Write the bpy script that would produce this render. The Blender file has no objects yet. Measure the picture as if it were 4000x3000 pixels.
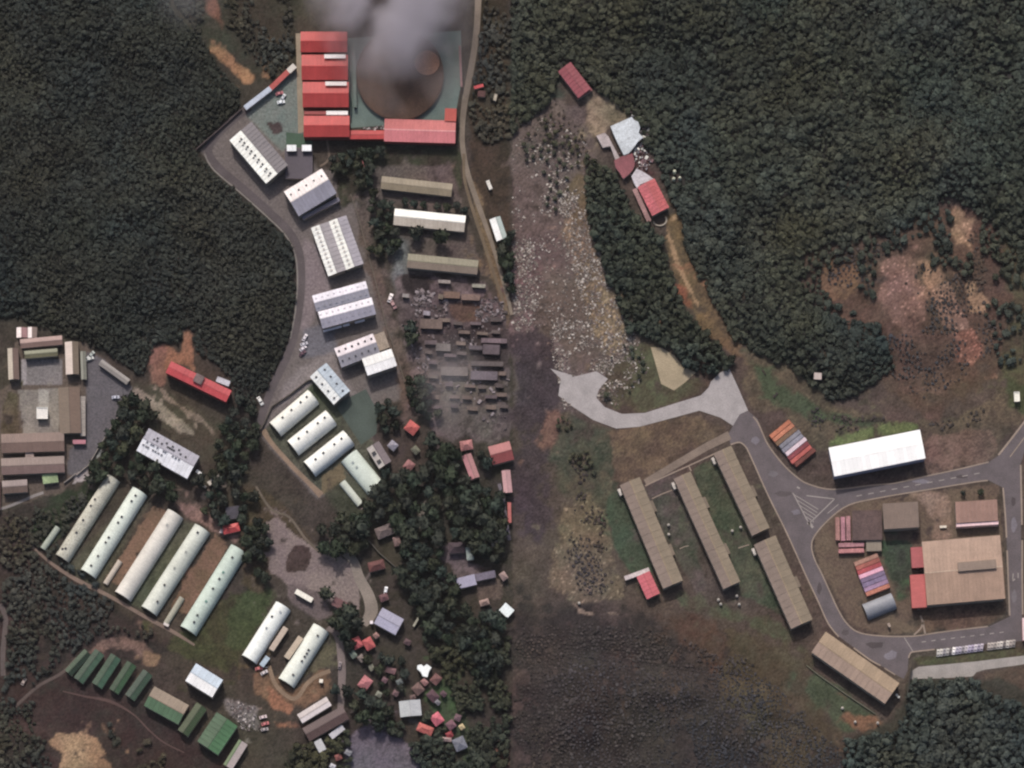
import bpy, math, random
import numpy as np
from mathutils import Vector, Matrix
from mathutils.geometry import tessellate_polygon

random.seed(7); RNG = np.random.default_rng(7)
SC = bpy.context.scene
COL = SC.collection
S = 0.15                                   # metres per photo unit (4000 x 3000 plan)

# ------------------------------------------------------------------ camera
CAM_Z = 3000.0
cd = bpy.data.cameras.new('camera'); cam = bpy.data.objects.new('camera', cd); COL.objects.link(cam)
KV = 0.27                                  # the view comes from a little south of the zenith
cam.location = (0, -KV*CAM_Z, CAM_Z); cam.rotation_euler = (0, 0, 0)
cd.sensor_width = 36.0; cd.lens = 36.0 / 600.0 * CAM_Z; cd.shift_y = KV*CAM_Z/600.0
cd.clip_start = 50.0; cd.clip_end = 60000.0
SC.camera = cam
# ------------------------------------------------------------------ sky, sun, exposure
SUN_EL = math.radians(44.0); SUN_AZ = math.atan2(-0.22, 1.0)        # from the north, a little west
w = bpy.data.worlds.new('World'); SC.world = w; w.use_nodes = True
nt = w.node_tree; nt.nodes.clear()
sky = nt.nodes.new('ShaderNodeTexSky'); sky.sky_type = 'NISHITA'; sky.sun_disc = False
sky.sun_elevation = SUN_EL; sky.sun_rotation = SUN_AZ; sky.air_density = 1.0; sky.dust_density = 5.0; sky.ozone_density = 0.3
bgn = nt.nodes.new('ShaderNodeBackground'); bgn.inputs['Strength'].default_value = 0.15
wo = nt.nodes.new('ShaderNodeOutputWorld')
nt.links.new(sky.outputs[0], bgn.inputs[0]); nt.links.new(bgn.outputs[0], wo.inputs[0])
ld = bpy.data.lights.new('sun', 'SUN'); ld.energy = 3.7; ld.angle = math.radians(0.6); ld.color = (1.0, 0.95, 0.9)
sun = bpy.data.objects.new('sun', ld); COL.objects.link(sun)
sv = Vector((math.sin(SUN_AZ)*math.cos(SUN_EL), math.cos(SUN_AZ)*math.cos(SUN_EL), math.sin(SUN_EL)))
sun.rotation_euler = sv.to_track_quat('Z', 'Y').to_euler(); sun.location = sv*500
SC.view_settings.view_transform = 'Standard'; SC.view_settings.look = 'None'
SC.view_settings.exposure = 0.0; SC.view_settings.gamma = 1.0; SC.view_settings.use_curve_mapping = False
SC.render.engine = 'CYCLES'
SC.cycles.filter_width = 2.3
SC.cycles.volume_bounces = 2

# ------------------------------------------------------------------ small helpers
def W(x, y): return ((x-2000.0)*S, (1500.0-y)*S)
def lin(c):
    c = c/255.0
    return c/12.92 if c <= 0.04045 else ((c+0.055)/1.055)**2.4
F = 1.45
def rgb(c, k=1.0): return tuple(min(0.86, lin(v)*k/F) for v in c)

def tag(o, label=None, cat=None, group=None, kind=None):
    if label: o['label'] = label
    if cat: o['category'] = cat
    if group: o['group'] = group
    if kind: o['kind'] = kind
    return o
def empty(name, loc, rz=0.0):
    o = bpy.data.objects.new(name, None); COL.objects.link(o)
    o.empty_display_size = 1.0; o.location = loc; o.rotation_euler = (0, 0, rz)
    return o
def link(name, me, parent=None, loc=(0, 0, 0), rot=(0, 0, 0), scale=(1, 1, 1)):
    o = bpy.data.objects.new(name, me); COL.objects.link(o)
    o.location = loc; o.rotation_euler = rot; o.scale = scale
    if parent is not None: o.parent = parent
    return o
class MB:
    def __init__(self): self.v = []; self.f = []
    def add(self, vs, fs):
        b = len(self.v); self.v += [tuple(p) for p in vs]; self.f += [tuple(i+b for i in f) for f in fs]; return self
    def box(self, x0, x1, y0, y1, z0, z1):
        return self.add([(x0,y0,z0),(x1,y0,z0),(x1,y1,z0),(x0,y1,z0),(x0,y0,z1),(x1,y0,z1),(x1,y1,z1),(x0,y1,z1)],
                        [(3,2,1,0),(4,5,6,7),(0,1,5,4),(1,2,6,5),(2,3,7,6),(3,0,4,7)])
    def rbox(self, cx, cy, z0, lx, ly, h, a, tilt=0.0):
        ca, sa = math.cos(a), math.sin(a); q = []
        for k in (0, 1):
            for (u, v) in ((-1,-1),(1,-1),(1,1),(-1,1)):
                x = u*lx/2; y = v*ly/2; q.append((cx+x*ca-y*sa, cy+x*sa+y*ca, z0+k*h+tilt*u))
        return self.add(q, [(3,2,1,0),(4,5,6,7),(0,1,5,4),(1,2,6,5),(2,3,7,6),(3,0,4,7)])
    def slab(self, p, t):                      # p: 4 points of the top, t thickness downward
        q = [tuple(a) for a in p]; r = [(a[0], a[1], a[2]-t) for a in p]
        return self.add(q+r, [(0,1,2,3),(7,6,5,4),(0,4,5,1),(1,5,6,2),(2,6,7,3),(3,7,4,0)])
    def cyl(self, cx, cy, z0, z1, r, n=12, r1=None):
        r1 = r if r1 is None else r1
        vs = [(cx+r*math.cos(6.28318*i/n), cy+r*math.sin(6.28318*i/n), z0) for i in range(n)] + \
             [(cx+r1*math.cos(6.28318*i/n), cy+r1*math.sin(6.28318*i/n), z1) for i in range(n)]
        fs = [(i, (i+1) % n, n+(i+1) % n, n+i) for i in range(n)]+[tuple(range(n, 2*n)), tuple(range(n-1, -1, -1))]
        return self.add(vs, fs)
    def mesh(self, name, m):
        me = bpy.data.meshes.new(name); me.from_pydata(self.v, [], self.f); me.update()
        if m is not None: me.materials.append(m)
        return me
    def build(self, name, m, parent=None, **k): return link(name, self.mesh(name, m), parent, **k)

# ------------------------------------------------------------------ materials
MC = {}
def base_mat(key):
    m = bpy.data.materials.new(key); m.use_nodes = True
    n = m.node_tree.nodes; p = n['Principled BSDF']
    return m, m.node_tree, n, p
def mat(kind, c, rough=0.6):
    key = '%s_%d_%d_%d' % (kind, c[0], c[1], c[2])
    if key in MC: return MC[key]
    m, nt, n, p = base_mat(key); L = nt.links.new
    col = rgb(c)
    tc = n.new('ShaderNodeTexCoord')
    geo = n.new('ShaderNodeNewGeometry')
    def noise(scale, det=4.0, vec=None, rough_=0.6):
        t = n.new('ShaderNodeTexNoise'); t.inputs['Scale'].default_value = scale; t.inputs['Detail'].default_value = det
        t.inputs['Roughness'].default_value = rough_
        L(vec if vec is not None else geo.outputs['Position'], t.inputs['Vector']); return t.outputs[0]
    def mrange(src, a, b, lo, hi):
        r = n.new('ShaderNodeMapRange'); r.inputs[1].default_value = a; r.inputs[2].default_value = b
        r.inputs[3].default_value = lo; r.inputs[4].default_value = hi; L(src, r.inputs[0]); return r.outputs[0]
    def mul(a, b):
        q = n.new('ShaderNodeMath'); q.operation = 'MULTIPLY'; L(a, q.inputs[0])
        if isinstance(b, float): q.inputs[1].default_value = b
        else: L(b, q.inputs[1])
        return q.outputs[0]
    amp = dict(roof=.22, dirty=.5, plaster=.2, concrete=.32, asphalt=.34, dirt=.35, paint=.08, glass=.0, track=.4)[kind]
    big = mrange(noise(0.11, 3.0), .3, .7, 1-amp*.6, 1+amp*.35)
    fine = mrange(noise(1.3, 4.0), .3, .7, 1-amp*.7, 1+amp*.45)
    f = mul(big, fine)
    if kind in ('roof', 'dirty', 'plaster', 'paint'):
        oi = n.new('ShaderNodeObjectInfo')
        f = mul(f, mrange(oi.outputs['Random'], 0, 1, .93, 1.05))
    if kind in ('roof', 'dirty'):
        mp = n.new('ShaderNodeMapping'); mp.inputs['Scale'].default_value = (3.2, .22, .22)
        L(tc.outputs['Object'], mp.inputs['Vector'])
        f = mul(f, mrange(noise(1.0, 3.0, mp.outputs[0]), .3, .72, .84, 1.07))
    mx = n.new('ShaderNodeMix'); mx.data_type = 'RGBA'; mx.blend_type = 'MULTIPLY'; mx.inputs[0].default_value = 1.0
    mx.inputs[6].default_value = (*col, 1)
    cmb = n.new('ShaderNodeCombineColor'); L(f, cmb.inputs[0]); L(f, cmb.inputs[1]); L(f, cmb.inputs[2])
    L(cmb.outputs[0], mx.inputs[7])
    out = mx.outputs[2]
    if kind == 'dirty' or kind == 'roof':
        dm = n.new('ShaderNodeMix'); dm.data_type = 'RGBA'
        dm.inputs[7].default_value = (col[0]*.45, col[1]*.42, col[2]*.38, 1)
        L(mrange(noise(.45, 6.0, None, .7), .56, .75, 0., .8 if kind == 'dirty' else .28), dm.inputs[0])
        L(out, dm.inputs[6]); out = dm.outputs[2]
    L(out, p.inputs['Base Color'])
    p.inputs['Roughness'].default_value = dict(roof=.55, dirty=.8, plaster=.85, concrete=.9, asphalt=.9, dirt=.95, paint=.35, glass=.1, track=.95)[kind]
    p.inputs['Specular IOR Level'].default_value = .3
    bp = n.new('ShaderNodeBump'); bp.inputs['Strength'].default_value = .35
    if kind in ('roof', 'dirty'):
        wv = n.new('ShaderNodeTexWave'); wv.inputs['Scale'].default_value = .5; wv.bands_direction = 'X'
        L(tc.outputs['Object'], wv.inputs['Vector']); L(wv.outputs[1], bp.inputs['Height']); bp.inputs['Distance'].default_value = .06
    else:
        L(noise(2.2, 5.0), bp.inputs['Height']); bp.inputs['Distance'].default_value = .15
    L(bp.outputs[0], p.inputs['Normal'])
    MC[key] = m; return m
WALL = (150, 140, 130)
DARKV = (52, 52, 58)

def leaf_mat(name, instancer):
    m, nt, n, p = base_mat(name); L = nt.links.new
    if instancer:
        a = n.new('ShaderNodeAttribute'); a.attribute_type = 'INSTANCER'; a.attribute_name = 'tint'; src = a.outputs['Color']
    else:
        a = n.new('ShaderNodeObjectInfo'); src = a.outputs['Color']
    geo = n.new('ShaderNodeNewGeometry')
    t = n.new('ShaderNodeTexNoise'); t.inputs['Scale'].default_value = .9; t.inputs['Detail'].default_value = 5
    L(geo.outputs['Position'], t.inputs['Vector'])
    r = n.new('ShaderNodeMapRange'); r.inputs[1].default_value = .3; r.inputs[2].default_value = .7; r.inputs[3].default_value = .72; r.inputs[4].default_value = 1.3
    L(t.outputs[0], r.inputs[0])
    r2 = n.new('ShaderNodeMapRange'); r2.inputs[3].default_value = .7; r2.inputs[4].default_value = 1.35
    L(geo.outputs['Random Per Island'], r2.inputs[0])
    q = n.new('ShaderNodeMath'); q.operation = 'MULTIPLY'; L(r.outputs[0], q.inputs[0]); L(r2.outputs[0], q.inputs[1])
    vm = n.new('ShaderNodeVectorMath'); vm.operation = 'SCALE'; L(src, vm.inputs[0]); L(q.outputs[0], vm.inputs['Scale'])
    L(vm.outputs[0], p.inputs['Base Color']); p.inputs['Roughness'].default_value = .85; p.inputs['Specular IOR Level'].default_value = .15
    return m
LEAF_I = leaf_mat('leaf_forest', True); LEAF_O = leaf_mat('leaf_tree', False)
def bark():
    if 'bark' in MC: return MC['bark']
    m, nt, n, p = base_mat('bark'); t = n.new('ShaderNodeTexNoise'); t.inputs['Scale'].default_value = 4
    r = n.new('ShaderNodeValToRGB'); r.color_ramp.elements[0].color = (.035, .025, .018, 1); r.color_ramp.elements[1].color = (.11, .085, .06, 1)
    nt.links.new(t.outputs[0], r.inputs[0]); nt.links.new(r.outputs[0], p.inputs['Base Color']); p.inputs['Roughness'].default_value = .9
    MC['bark'] = m; return m

# ------------------------------------------------------------------ raster plan of the ground (photo units)
ST = 1.0/S
xs = np.arange(-900, 4900.1, ST); ys = np.arange(-900, 3900.1, ST)
GX, GY = np.meshgrid(xs, ys)                     # rows = y
def inside(poly, X, Y):
    r = np.zeros(X.shape, bool); n = len(poly)
    for i in range(n):
        x0, y0 = poly[i]; x1, y1 = poly[(i+1) % n]
        if y0 == y1: continue
        c = ((Y < y0) != (Y < y1)) & (X < (x1-x0)*(Y-y0)/(y1-y0)+x0)
        r ^= c
    return r
def blur(a, s):
    if s < .3: return a
    k = int(3*s)+1; g = np.exp(-.5*(np.arange(-k, k+1)/s)**2); g /= g.sum()
    a = np.apply_along_axis(lambda v: np.convolve(np.pad(v, k, mode='edge'), g, 'valid'), 0, a)
    return np.apply_along_axis(lambda v: np.convolve(np.pad(v, k, mode='edge'), g, 'valid'), 1, a)
def vnoise(shape, cell, seed):
    r = np.random.default_rng(seed); H, Wd = shape
    gy = int(H/cell)+3; gx = int(Wd/cell)+3; g = r.random((gy, gx))
    y = np.arange(H)/cell; x = np.arange(Wd)/cell
    yi = y.astype(int); xi = x.astype(int); fy = y-yi; fx = x-xi
    fy = (fy*fy*(3-2*fy))[:, None]; fx = (fx*fx*(3-2*fx))[None, :]
    a = g[yi][:, xi]; b = g[yi][:, xi+1]; c = g[yi+1][:, xi]; d = g[yi+1][:, xi+1]
    return (a*(1-fx)+b*fx)*(1-fy)+(c*(1-fx)+d*fx)*fy
def fbm(shape, cell, seed, o=4):
    t = 0; am = 1; s = 0
    for k in range(o):
        t = t+am*vnoise(shape, max(1.01, cell/2**k), seed+k*17); s += am; am *= .6
    return t/s
SH = GX.shape
N_big = fbm(SH, 60, 1); N_mid = fbm(SH, 14, 2); N_fine = fbm(SH, 4, 3, 3); N_px = np.random.default_rng(5).random(SH)
N_warp = fbm(SH, 10, 8, 3)
def mask(poly, soft=10, rag=0.0):
    """polygon mask; soft = edge blur, rag = ragged edge amplitude, in photo units"""
    x0 = min(p[0] for p in poly)-soft*3-rag-20; x1 = max(p[0] for p in poly)+soft*3+rag+20
    y0 = min(p[1] for p in poly)-soft*3-rag-20; y1 = max(p[1] for p in poly)+soft*3+rag+20
    i0 = max(0, np.searchsorted(ys, y0)-1); i1 = min(len(ys), np.searchsorted(ys, y1)+1)
    j0 = max(0, np.searchsorted(xs, x0)-1); j1 = min(len(xs), np.searchsorted(xs, x1)+1)
    sl = (slice(i0, i1), slice(j0, j1))
    m = inside(poly, GX[sl], GY[sl]).astype(float)
    sig = max(soft, rag)/ST
    if sig > .3: m = blur(m, sig)
    if rag:
        m = m + (N_warp[sl]-.5)*1.6 + (N_fine[sl]-.5)*.8
        m = np.clip((m-.5)*(2.5 if soft > 5 else 5)+.5, 0, 1)
    return sl, m
def lc(c): return np.array([lin(v) for v in c])
GCOL = np.empty(SH+(3,))
left_base = lc((62, 56, 50)); right_base = lc((74, 64, 59))
GCOL[:] = np.where((GX < 2000)[..., None], left_base, right_base)
PM = np.zeros(SH)
def paint(poly, c, soft=8, rag=0, c2=None, dens=1.0, spot=0):
    sl, m = mask(poly, soft, rag)
    a = lc(c)
    colr = a[None, None, :]*np.ones(m.shape+(3,))
    if c2 is not None:
        t = np.clip((N_mid[sl]-.5)*4+.5, 0, 1)[..., None]; t = t*.6+np.clip((N_fine[sl]-.5)*4+.5, 0, 1)[..., None]*.4
        colr = a*(1-t)+lc(c2)*t
    if spot:
        sp = (N_px[sl] > 1-spot)[..., None]; colr = np.where(sp, colr*1.7, colr)
    pv = 1.0 if (rag <= 5 and soft <= 6 and min(c) >= 68) else 0.0
    PM[sl] = PM[sl]*(1-m)+pv*m
    k = (m*dens)[..., None]
    GCOL[sl] = GCOL[sl]*(1-k)+colr*k
def rect(x0, y0, x1, y1): return [(x0, y0), (x1, y0), (x1, y1), (x0, y1)]
def strip(pts, wd):
    """closed polygon round a polyline; wd a width or a list of widths"""
    ws = wd if isinstance(wd, (list, tuple)) else [wd]*len(pts)
    l = []; r = []
    for i, p in enumerate(pts):
        a = pts[max(0, i-1)]; b = pts[min(len(pts)-1, i+1)]
        dx, dy = b[0]-a[0], b[1]-a[1]; q = math.hypot(dx, dy); nx, ny = -dy/q, dx/q
        l.append((p[0]+nx*ws[i]/2, p[1]+ny*ws[i]/2)); r.append((p[0]-nx*ws[i]/2, p[1]-ny*ws[i]/2))
    return l+r[::-1]
def smooth(pts, n=6):
    out = []
    for i in range(len(pts)-1):
        p0 = pts[max(0, i-1)]; p1 = pts[i]; p2 = pts[i+1]; p3 = pts[min(len(pts)-1, i+2)]
        for k in range(n):
            t = k/n
            out.append(tuple(.5*(2*p1[j]+(p2[j]-p0[j])*t+(2*p0[j]-5*p1[j]+4*p2[j]-p3[j])*t*t+(3*p1[j]-p0[j]-3*p2[j]+p3[j])*t**3) for j in range(len(p1))))
    out.append(tuple(pts[-1])); return out

# forests -----------------------------------------------------------
FOREST_LEFT = [(-250,-250),(620,-250),(640,-60),(680,60),(780,150),(850,260),(920,340),(940,400),(945,425),(760,588),(1085,885),(1158,960),(1145,1200),(1118,1350),(1008,1580),(1000,1640),(930,1560),(900,1470),(840,1410),(770,1370),(750,1270),(725,1270),(690,1340),(620,1330),(575,1400),(560,1470),(400,1370),(330,1335),(200,1290),(60,1240),(-250,1240)]
FOREST_RIGHT = [(2000,-250),(4250,-250),(4250,960),(4000,960),(3860,860),(3720,770),(3480,900),(3130,980),(3110,1150),(3240,1240),(3440,1290),(3490,1440),(3340,1540),(3240,1560),(3080,1430),(2870,1330),(2800,1200),(2690,1000),(2650,830),(2570,640),(2450,440),(2360,380),(2230,245),(2170,300),(2150,400),(2000,520)]
BELT = [(2290,600),(2400,690),(2480,850),(2570,920),(2600,1010),(2650,1180),(2730,1290),(2860,1400),(2820,1460),(2700,1450),(2600,1340),(2450,1290),(2350,1010),(2300,850)]
paint(FOREST_LEFT, (44, 44, 40), 20)
paint(FOREST_RIGHT, (50, 49, 47), 20)
paint(BELT, (46, 48, 42), 12)
# --- left half, natural ground
paint([(620,-60),(1170,-60),(1170,260),(1030,330),(900,240),(760,120)], (58,50,44), 25, 20, (50,50,42))
paint([(815,180),(880,200),(940,260),(1000,290),(990,330),(950,330),(870,250)], (160,118,92), 6, 9, (120,92,72))
paint([(790,-20),(840,-10),(870,60),(880,130),(860,120),(820,40)], (100,70,60), 6, 8)
paint([(0,2000),(180,1950),(420,1880),(240,2150),(480,2400),(700,2520),(620,2600),(300,2560),(60,2760),(-300,2900),(-300,2000)], (46,43,40), 20, 14, (56,46,44))
paint([(170,1960),(420,1830),(240,2120),(140,2100)], (44,50,38), 14, 12)
paint([(-300,2650),(300,2600),(560,2760),(860,2960),(1000,3200),(-300,3400)], (58,44,42), 20, 16, (46,42,38))
paint([(190,2905),(240,2860),(330,2870),(400,2900),(440,2990),(450,3100),(230,3100),(250,2950)], (144,118,95), 5, 10, (114,90,72))
paint([(330,2560),(400,2500),(480,2480),(560,2515),(620,2570),(600,2590),(520,2540),(430,2530),(360,2560)], (104,86,78), 8, 8)
paint([(560,2540),(640,2560),(600,2600),(560,2590)], (118,98,80), 8, 8)
paint([(640,2520),(900,2330),(1000,2300),(1060,2330),(950,2560),(900,2620),(700,2560)], (58,56,42), 14, 12, (58,62,42))
paint([(880,2420),(1010,2240),(1070,2320),(960,2520),(900,2560)], (60,68,46), 14, 10)
paint([(940,1880),(1030,1900),(1220,2110),(1150,2130),(1050,2030),(1040,2330),(960,2300),(930,2060)], (72,64,50), 12, 8, (64,54,46))
paint([(1010,2600),(1100,2660),(1150,2700),(1240,2630),(1300,2600),(1310,2700),(1180,2760),(1080,2760),(990,2700)], (100,82,66), 8, 12, (108,84,68))
paint([(1040,2670),(1080,2700),(1150,2760),(1130,2790),(1060,2760)], (128,92,74), 6, 8)
paint([(1160,2560),(1250,2480),(1330,2480),(1330,2620),(1240,2600),(1150,2680)], (80,76,60), 10, 8)
paint([(600,1450),(640,1340),(700,1370),(735,1280),(750,1380),(770,1450),(690,1425),(650,1440),(620,1500)], (134,100,82), 5, 8, (108,84,70))
paint([(585,1400),(640,1340),(650,1500),(600,1520)], (110,84,74), 6, 8)
paint([(500,1500),(620,1510),(880,1660),(960,1700),(960,1900),(760,1900),(800,1800),(560,1660),(430,1750),(430,1660)], (70,62,54), 14, 8, (60,60,50))
paint(strip([(520,1520),(580,1570),(650,1620),(700,1660),(760,1700)], [30,34,44,40,20]), (124,116,106), 4, 6)
paint(strip([(630,1520),(660,1560),(720,1600),(800,1650),(840,1700)], 16), (112,100,92), 4, 6)
paint(strip([(790,1950),(810,1920),(850,1900),(890,1890)], 24), (116,108,98), 4, 6)
paint(strip([(700,1985),(760,2010),(810,2030),(860,2070),(930,2110)], 40), (112,92,86), 8, 8)
# plots between the arched halls
paint([(600,1975),(655,1998),(470,2290),(415,2262)], (118,94,80), 3, 3, (96,80,66))
paint([(838,2085),(900,2125),(730,2405),(665,2370)], (118,92,80), 3, 3, (92,76,62))
paint([(470,1990),(590,1955),(380,2300),(250,2230)], (74,72,62), 8)
paint([(700,2030),(780,2050),(570,2380),(500,2360)], (72,74,62), 6)
# yard and roads of the white shed compound
paint([(950,430),(1160,260),(1180,560),(1240,660),(1340,660),(1420,850),(1480,1080),(1560,1420),(1580,1560),(1480,1580),(1430,1640),(1500,1800),(1240,1950),(1010,1700),(1060,1530),(1130,1380),(1170,1180),(1170,960),(1090,860),(780,590)], (100,93,91), 4)
paint([(1000,400),(1165,250),(1185,560),(1100,590),(960,450)], (112,116,112), 4, 0, (98,108,104))
paint([(1185,930),(1240,960),(1290,1130),(1200,1290),(1170,1290),(1190,1120)], (118,108,110), 6)
paint([(1180,1290),(1300,1250),(1320,1380),(1180,1400)], (100,98,104), 5)
paint([(1110,1500),(1180,1430),(1300,1370),(1400,1560),(1240,1500),(1080,1600)], (120,112,112), 6)
paint([(1020,1690),(1240,1480),(1390,1650),(1520,1790),(1420,1970),(1260,1930)], (72,74,62), 4)
paint([(1255,1860),(1330,1810),(1350,1870),(1260,1930)], (100,90,72), 4, 4)
paint([(1270,1930),(1360,2050),(1420,2050),(1440,1980),(1330,1880)], (60,62,50), 8)
paint([(1360,590),(1800,580),(1810,760),(1480,700),(1340,820),(1290,660)], (54,48,42), 10, 12, (50,54,40))
paint([(1440,650),(1760,650),(1800,760),(1830,900),(1880,1080),(1560,1060),(1480,960),(1440,800)], (92,82,80), 10, 10, (78,70,66))
paint([(1370,800),(1450,820),(1480,1050),(1560,1300),(1650,1500),(1690,1600),(1600,1680),(1500,1350),(1440,1080)], (92,80,76), 10, 8, (84,72,66))
paint([(1560,930),(1600,940),(1590,1080),(1560,1150),(1530,1080)], (98,98,100), 8)
# burnt camp
paint([(1540,1070),(1880,1090),(1990,1250),(2000,1750),(1700,1700),(1600,1500),(1560,1250)], (76,66,66), 10, 10, (98,86,86))
paint([(1565,1070),(1690,1080),(1680,1160),(1610,1150),(1570,1120)], (44,38,38), 6, 8)
paint([(1730,1300),(1960,1240),(1990,1420),(1780,1430)], (66,58,58), 10, 12, (50,44,44))
paint([(1750,1180),(1900,1190),(1850,1260),(1760,1250)], (86,68,60), 8, 8)
paint([(1700,1560),(1800,1450),(1960,1500),(1930,1700),(1740,1720)], (98,90,86), 14, 10, (84,76,74))
paint([(1870,-100),(1990,-100),(1990,1200),(1930,980),(1840,700),(1830,420)], (52,46,38), 8, 8, (60,50,42))
paint([(1820,700),(1860,700),(1990,1180),(1990,1300),(1900,1000)], (98,84,66), 8, 6)
# village ground
paint([(1330,2120),(1480,2010),(1990,1700),(1990,3100),(1360,3100)], (58,54,46), 12, 10, (54,48,46))
paint([(1650,1980),(1720,1930),(1700,2040),(1640,2060),(1610,2040)], (114,104,98), 5, 8)
paint([(1480,1980),(1560,1960),(1600,2080),(1500,2090)], (64,56,48), 6)
paint([(1700,2170),(1740,2120),(1830,2180),(1900,2240),(1780,2270),(1760,2200)], (90,80,84), 6, 6)
paint([(1860,2280),(1960,2260),(1960,2340),(1860,2340)], (86,74,70), 8, 8)
paint([(1650,2720),(1730,2640),(1860,2880),(1900,3000),(1850,3000)], (62,66,52), 14, 8, (56,72,48))
paint([(1930,2920),(1990,2880),(1990,3100),(1910,3100)], (100,72,60), 10, 8)
paint([(1030,2040),(1080,2028),(1170,2100),(1260,2160),(1350,2185),(1400,2260),(1400,2390),(1320,2390),(1250,2310),(1160,2320),(1055,2230),(1060,2130)], (126,114,110), 5, 5, (110,98,98))
paint([(1108,2215),(1150,2130),(1210,2135),(1215,2180),(1200,2235),(1120,2240)], (66,54,50), 4, 5)
paint([(1340,2990),(1390,2850),(1440,2830),(1620,2920),(1660,3100),(1350,3100)], (98,92,100), 8, 5, (86,80,88))
paint([(1130,2280),(1240,2310),(1300,2400),(1250,2420),(1130,2360)], (94,84,84), 6, 5)
paint([(870,2730),(1000,2760),(1010,2850),(930,2830)], (100,92,92), 6, 8, (126,118,118))
# west compound ground
paint([(60,1330),(330,1340),(400,1400),(515,1510),(505,1570),(430,1680),(350,1830),(240,1920),(0,1990),(-60,1990),(-60,1560),(40,1500)], (92,82,76), 5, 3, (84,74,66))
paint([(337,1372),(400,1400),(515,1510),(505,1570),(430,1680),(350,1830),(290,1860),(262,1850),(270,1760),(337,1700)], (90,87,91), 3)
paint(rect(80,1400,246,1502), (122,116,117), 2, 0, (108,104,104)); paint(rect(80,1400,105,1500), (142,136,138), 2)
paint([(72,1525),(228,1515),(228,1700),(90,1700)], (116,110,106), 3, 3, (132,126,118))
paint(rect(150,1522,187,1592), (150,146,140), 2)
paint([(0,1600),(30,1530),(70,1540),(85,1700),(0,1710)], (68,62,46), 5, 6, (80,72,60))
paint([(293,1852),(345,1822),(348,1875),(320,1880),(285,1890)], (150,142,142), 2)
paint([(375,1790),(398,1738),(402,1788),(388,1782)], (140,142,138), 2)
# --- right half
paint([(2000,500),(2150,380),(2280,420),(2330,650),(2320,900),(2400,1150),(2500,1320),(2560,1500),(2330,1560),(2200,1640),(2000,1680)], (98,86,82), 12, 14, (80,70,68))
paint([(2000,-20),(2000,520),(2140,400),(2200,330),(2140,220)], (58,60,54), 20, 10)
paint([(2000,1270),(2150,1250),(2190,1400),(2220,1520),(2180,1640),(2150,1850),(2180,2100),(2000,2100)], (60,51,54), 34, 14)
paint([(2190,780),(2260,740),(2330,900),(2400,1130),(2470,1330),(2400,1400),(2300,1300),(2270,1120),(2210,950)], (124,108,92), 8, 14, (90,76,66), spot=.1)
paint([(2180,780),(2280,640),(2320,900),(2260,900)], (102,88,70), 10, 12, (84,74,64))
paint([(2000,940),(2080,930),(2120,1080),(2080,1300),(2000,1290)], (110,92,90), 8, 16, (80,66,68), spot=.1)
paint([(2300,400),(2360,360),(2470,460),(2380,500),(2330,540),(2290,480)], (106,94,78), 6, 8, (122,108,92))
paint([(2470,560),(2560,680),(2620,800),(2560,700),(2480,660),(2440,600)], (70,50,50), 8, 8)
paint([(2590,840),(2660,850),(2740,1020),(2800,1200),(2900,1320),(3060,1430),(3240,1560),(3100,1530),(2950,1440),(2820,1360),(2740,1290),(2650,1130),(2600,960)], (90,76,62), 8, 8, (98,80,60))
paint(strip([(2600,880),(2625,960),(2650,1040),(2690,1120),(2730,1200),(2760,1240)], [14,18,16,12,14,10]), (142,118,94), 3, 4)
paint([(2630,1080),(2670,1120),(2720,1200),(2700,1220),(2650,1170)], (110,70,58), 6, 10)
paint([(2360,1470),(2500,1330),(2560,1360),(2600,1500),(2740,1470),(2730,1540),(2520,1610),(2400,1600),(2340,1560)], (74,64,54), 8, 6, (70,72,56))
paint([(2560,1310),(2700,1380),(2800,1430),(2770,1490),(2720,1460),(2660,1400)], (70,58,52), 6, 6)
paint([(2180,1600),(2400,1680),(2540,1680),(2460,1780),(2420,1880),(2380,2000),(2200,1960),(2140,1800)], (62,66,56), 14, 8, (74,66,56))
paint([(2380,1690),(2730,1620),(2840,1680),(2500,1880),(2400,1880)], (82,70,62), 8, 6, (90,78,64))
paint([(2140,1620),(2190,1560),(2180,1700),(2120,1780),(2080,1720)], (100,76,68), 8, 12)
paint([(2180,1960),(2300,1920),(2360,2000),(2370,2100),(2420,2250),(2450,2330),(2240,2370),(2150,2280),(2170,2120)], (112,96,82), 10, 14, (86,78,66), spot=.05)
paint([(2360,1960),(2420,1900),(2560,2230),(2480,2260),(2420,2180)], (64,70,58), 6, 5, (56,66,54))
paint([(2500,1900),(2640,1840),(2760,2280),(2720,2320),(2620,2140)], (66,68,58), 6, 4, (78,68,66))
paint([(2700,1830),(2790,1790),(2960,2120),(3060,2400),(2900,2330),(2820,2200)], (64,72,58), 6, 4, (72,70,58))
paint([(2640,2300),(3100,2460),(3160,2560),(2900,2440),(2660,2380)], (76,68,58), 12, 6, (66,70,56))
paint([(2000,2330),(2400,2370),(2700,2400),(3000,2560),(3250,2800),(3300,3200),(2000,3200)], (51,45,44), 40, 20, (47,43,40))
paint([(2520,2380),(2760,2400),(2860,2520),(2820,2700),(2700,2560),(2560,2460)], (88,64,54), 30, 20, (72,60,52), dens=.7)
paint([(2860,2420),(3160,2560),(3260,2900),(3100,3100),(2800,2700)], (78,68,52), 30, 20, (66,62,50), dens=.7)
paint(strip([(2230,2345),(2270,2390),(2330,2400),(2420,2395)], 12), (124,108,98), 4, 5)
paint([(3170,2610),(3430,2800),(3460,2830),(3300,2860),(3140,2700)], (62,68,54), 10, 6)
paint([(3270,2760),(3340,2790),(3440,2800),(3470,2850),(3400,2880),(3330,2840)], (124,96,80), 6, 10, (100,72,58))
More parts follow.
